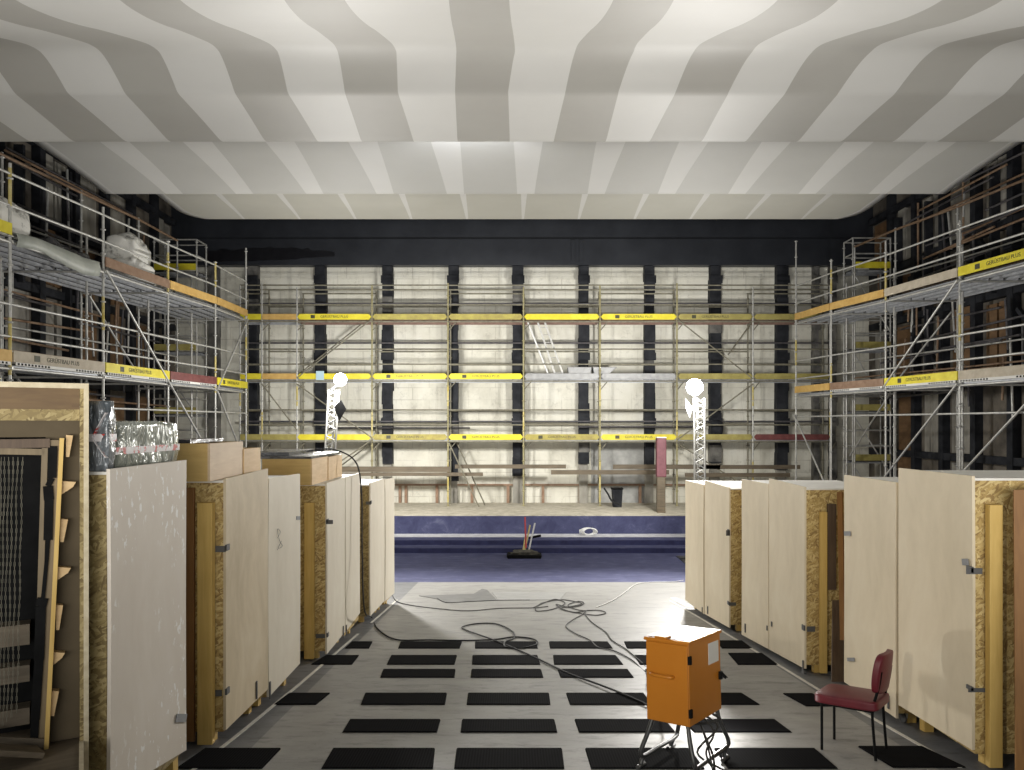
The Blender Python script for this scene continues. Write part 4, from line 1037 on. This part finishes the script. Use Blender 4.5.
# --- side scaffolds
def side_scaffold(name,label,sg,posts,zu,zlo,tops,tu,tlo,depth,diags,tarp_bay=None):
    Z0=fz(posts[0][1]); 
    root=empty(name,(posts[0][0],posts[0][1],0),label=label,cat='scaffold'); O=Vector(root.location)
    def l(p): return Vector(p)-O
    def zg(Y): return fz(Y) if Y<=YE else (ZB if Y<21.1 else (ZB+.14 if Y<21.6 else ZB+.28 if Y<22.8 else ZL))
    rr=random.Random(4)
    for i,(x,y) in enumerate(posts):
        mk=[[(zu-.1,zu+.9)],[(zlo-.2,zlo+.8),(zu+.5,zu+1.2)],[(zlo+.9,zu-.6)]][i%3]
        standard(root,(x-O.x,y-O.y),zg(y),tops[i],'galv',mk)
        standard(root,(x+sg*depth-O.x,y-O.y),zg(y),zu+2.4,'galv')
        if i%1==0 and i<len(posts)-1:
            x2,y2=posts[i+1]; standard(root,((x+x2)/2+sg*depth*.55-O.x,(y+y2)/2-O.y),zg((y+y2)/2),zu+1.0)
        for z in (zu,zlo):
            pipe(root,l((x-sg*.05,y,z-.08)),l((x+sg*depth,y,z-.08)),'transom')
    for i in range(len(posts)-1):
        (xa,ya),(xb,yb)=posts[i],posts[i+1]
        for (z,rails) in ((zu,(.55,1.1)),(zlo,(.47,1.03))):
            for h in rails: pipe(root,l((xa,ya,z+h)),l((xb,yb,z+h)))
            pipe(root,l((xa,ya,z-.09)),l((xb,yb,z-.09)),'ledger',r=.027)
            if z==zlo: pipe(root,l((xa,ya,z-.72)),l((xb,yb,z-.72)),'ledger')
            # back row
            for h in (.5,1.0): pipe(root,l((xa+sg*depth,ya,z+h)),l((xb+sg*depth,yb,z+h)),'rear_guardrail','tube_rust' if h==.5 else 'galv')
        r=pipe(root,l((xa+sg*depth,ya,zu+2.35)),l((xb+sg*depth,yb,zu+2.35)),'rear_guardrail','tube_rust',.035)
        n=int(depth/.33)
        for k in range(n):
            if sg<0: deckplank(root,l((xb-.05-k*.33,yb-.04,zu)),l((xa-.05-k*.33,ya+.04,zu)),.31,(-1,0,0))
            else: deckplank(root,l((xa+.05+k*.33,ya+.04,zu)),l((xb+.05+k*.33,yb-.04,zu)),.31,(1,0,0))
            if k<3:
                if sg<0: deckplank(root,l((xb-.05-k*.33,yb-.04,zlo)),l((xa-.05-k*.33,ya+.04,zlo)),.31,(-1,0,0))
                else: deckplank(root,l((xa+.05+k*.33,ya+.04,zlo)),l((xb+.05+k*.33,yb-.04,zlo)),.31,(1,0,0))
        for z,tt in ((zu,tu),(zlo,tlo)):
            t=tt[i]
            if t is None: continue
            mt,let,dots=t; h=.2
            ex=-sg*.03
            if sg<0: toe(root,l((xa+.04,ya,z+.03)),l((xb+.04,yb,z+.03)),h,mt,let,False,.03,dots)
            else: toe(root,l((xb-.04,yb,z+.03)),l((xa-.04,ya,z+.03)),h,mt,let,False,.03,dots)
    for (i,za,j,zb2,off) in diags:
        a=posts[i]; b=posts[j]; pipe(root,l((a[0]-sg*off,a[1],za)),l((b[0]-sg*off,b[1],zb2)),'diagonal_brace',r=.025)
    return root
postsL=[(-8.95,10.6),(-8.72,13.2),(-8.5,15.8),(-8.33,18.4),(-8.12,20.8),(-8.12,23.2)]
Lt=[4.55,4.53,4.51,4.45,4.43,5.37]
Ls=side_scaffold('side_scaffold','left side scaffold carrying white wrapped bundles and tarpaulin on its upper deck',-1,postsL,3.25,1.05,Lt,
   [('b_yellow',False,False),None,('b_brown',False,False),('b_orange',False,False),('b_orange',False,False)],
   [('b_orange',False,True),('b_pale',True,True),('b_yellow',True,True),('b_red',False,True),('b_yellow',True,False)],2.1,
   [(2,3.2,3,.95,.06),(3,.95,4,-1.2,.06),(5,3.2,4,.95,.06),(1,3.1,2,1.1,-1.9),(2,1.1,3,-1.2,-1.9),(4,.9,5,-1.4,.06),(3,3.1,4,1.0,-1.9)])
postsR=[(10.6,11.6),(10.3,14.3),(9.96,16.9),(9.64,19.6),(9.2,21.9),(8.97,24.0)]
Rt=[4.6,4.6,4.53,4.72,4.75,5.78]
Rs_=side_scaffold('side_scaffold','right side scaffold with a long yellow board and bare upper deck',1,postsR,3.25,.95,Rt,
   [('b_yellow',False,False),('b_yellow',True,False),('b_pale',False,False),('b_orange',False,False),('b_orange',False,False)],
   [('b_pale',False,True),('b_pale',False,True),('b_yellow',True,True),('b_brown',False,True),('b_orange',False,False)],1.85,
   [(2,3.2,3,.95,.06),(2,.9,3,-1.4,.06),(5,.3,4,-2.0,.06),(1,1.0,2,-1.2,.06),(3,2.9,4,1.0,-1.7),(4,.9,5,-1.0,-1.7)])
# corner towers behind the side scaffolds with a yellow-edged top deck
def tower(label,x0,x1,y0,y1,zt,decks):
    root=empty('corner_scaffold',(x0,y0,ZL),label=label,cat='scaffold'); O=Vector(root.location); l=lambda p:Vector(p)-O
    for x in (x0,x1):
        for y in (y0,y1): standard(root,(x-O.x,y-O.y),0,zt-ZL)
    for z in decks:
        deckplank(root,l((x0,y0+.1,z)),l((x1,y0+.1,z)),.31,(0,1,0)); deckplank(root,l((x0,y0+.45,z)),l((x1,y0+.45,z)),.31,(0,1,0))
        toe(root,l((x0,y0-.03,z+.03)),l((x1,y0-.03,z+.03)),.2,'b_yellow' if z>4 else 'b_olive')
        for h in (.5,1.0):
            pipe(root,l((x0,y0,z+h)),l((x1,y0,z+h))); pipe(root,l((x0,y1,z+h)),l((x1,y1,z+h))); pipe(root,l((x0,y0,z+h)),l((x0,y1,z+h))); pipe(root,l((x1,y0,z+h)),l((x1,y1,z+h)))
        pipe(root,l((x0,y0,z-.1)),l((x1,y0,z-2.0)),'diagonal_brace')
    return root
tower('narrow scaffold tower in the far left corner of the hall',-11.35,-10.0,24.1,24.85,5.85,(4.85,2.3,.3,-1.2))
tower('narrow scaffold tower in the far right corner of the hall',10.9,12.1,24.3,24.95,5.95,(4.95,2.4,.4,-1.2))

# bundles, tarpaulin and bags on the left upper deck
zu=3.262
def bl(px,ybot,Y,sx,sy,sz,seed,label,mat='bundle',zoff=0,amp=.35):
    x=(px-CX)*Y/F
    o=blob('wrapped_bundle',(x,Y,zu+zoff+sz*.62),(sx,sy,sz),seed,mat,None,amp,1.5,4,-.62,True); tag(o,label,'bundle','bundles on the left scaffold'); return o
bl(131,283,17.9,.42,.62,.36,2,'lower crumpled white bundle on the left scaffold deck, under a rounder one',zoff=.0)
bl(127,258,18.0,.38,.52,.44,5,'rounder white wrapped bundle stacked on a crumpled one on the left scaffold',zoff=.46,amp=.4)
bl(163,300,19.8,.22,.28,.22,7,'small white sack beside a post on the left scaffold deck')
bl(181,300,21.2,.20,.25,.17,9,'small white sack near the corner end of the left scaffold deck')
bl(-6,236,13.5,.40,.55,.45,13,'grey-white heap on the left scaffold at the edge of the photo')
o=blob('plastic_heap',(-9.2,15.2,zu+.14),(.36,.95,.22),21,'blackplastic',None,.5,2.2,4,-.55); tag(o,'crumpled black plastic film lying on the left scaffold deck behind the tarpaulin','plastic film')
def YT(px,off):
    # a line .05 m inside the front posts of the tarpaulin bay
    k=(px-CX)/F; x0,y0=postsL[1]; x1,y1=postsL[2]; g=(x1-x0)/(y1-y0)
    return (x0+off-g*y0)/(k-g)
m=MB(); V=[]
for px,t,b in ((17,233,247),(26,235,248),(34,237,249.5),(42,240,252),(52,244,258),(60,247.5,262.5),(68,250.5,266.5),(76,254,271),(84,257.5,274.5),(92,260,276),(99.5,262,276.5)):
    Y=YT(px,.06); x=(px-CX)*Y/F; w=.02*math.sin(px*.35)
    zt=(HY-t)*Y/F; zb2=(HY-b)*Y/F
    V.append([(x+w,Y,zb2),(x+.03,Y,(zt+zb2)/2),(x+w*.5,Y,zt),(x-.12,Y,zt+.02),(x-.34,Y,zt-.12)])
vs=[];fs=[]
for r in V: vs+=r
for i in range(len(V)-1):
    for k in range(4):
        a=i*5+k; fs.append((a,a+5,a+6,a+1))
m.add(vs,fs,0,True); o=m.build('tarpaulin','tarp'); sd_=o.modifiers.new('thick','SOLIDIFY'); sd_.thickness=.012
tag(o,'pale green-grey tarpaulin strip sagging along the left scaffold edge','tarpaulin')

# ------------------------------------------------------------------ light
def light(name,kind,loc,power,size=.25,color=(1,1,1),rot=None,**k):
    d=bpy.data.lights.new(name,kind); d.energy=power; d.color=color
    if kind=='AREA': d.shape='RECTANGLE'; d.size=size[0]; d.size_y=size[1]
    else: d.shadow_soft_size=size
    for a,b in k.items(): setattr(d,a,b)
    o=bpy.data.objects.new(name,d); COL.objects.link(o); o.location=loc
    if rot: o.rotation_euler=rot
    return o
def aim(o,t):
    o.rotation_euler=(Vector(t)-o.location).to_track_quat('-Z','Y').to_euler()
W_=bpy.data.worlds.new('world'); S.world=W_; W_.use_nodes=True
W_.node_tree.nodes['Background'].inputs[0].default_value=(.9,.95,1,1); W_.node_tree.nodes['Background'].inputs[1].default_value=.25
for nm,p,pw in (('left',P(341,381,19.5),2200),('right',P(693,383,19.45),2800)):
    # each mast: added point fill, hall-facing lamp, assumed second head facing the rear wall
    light('mast_fill_'+nm,'POINT',p,480,.12,(1,.98,.94))
    o=light('mast_lamp_'+nm,'SPOT',p,pw,.30,(1,.97,.92),spot_size=math.radians(112),spot_blend=.6); aim(o,(p.x*.15,8.5,-4.2))
    o=light('assumed_wall_lamp_'+nm,'SPOT',p+Vector((0,.45,-.3)),1400,.38,(1,.98,.93),spot_size=math.radians(135),spot_blend=.7); aim(o,(p.x*.7,26,.3))
# added fill light, low and wide behind the viewer, brightening the canopy
o=light('canopy_fill','AREA',(0.5,-1.8,-.3),560,(14,2),(1,.975,.93),spread=math.radians(98)); aim(o,(0.5,8,5.2))
# assumed work lamp, unseen behind the viewer, thrown towards the chair
o=light('assumed_work_lamp','SPOT',(-1.7,.6,.1),400,.06,(1,.94,.82),spot_size=math.radians(62),spot_blend=.8); aim(o,(2.6,6.4,-1.7))
# assumed unseen lamp above the front canopy tier's lip, lighting the second tier
o=light('assumed_canopy_lamp','SPOT',(-.85,13.1,4.93),230,.1,(.94,.96,1),spot_size=math.radians(125),spot_blend=.8); aim(o,(-.85,16.4,5.15))
# assumed unseen lamp low behind the orange cabinet, brightening the floor
light('assumed_low_lamp','POINT',(1.75,6.5,fz(6.5)+.32),14,.05,(1,.98,.95))
S.view_settings.view_transform='Standard'; S.view_settings.look='None'; S.view_settings.gamma=1; S.view_settings.use_curve_mapping=False
S.view_settings.exposure=0.1
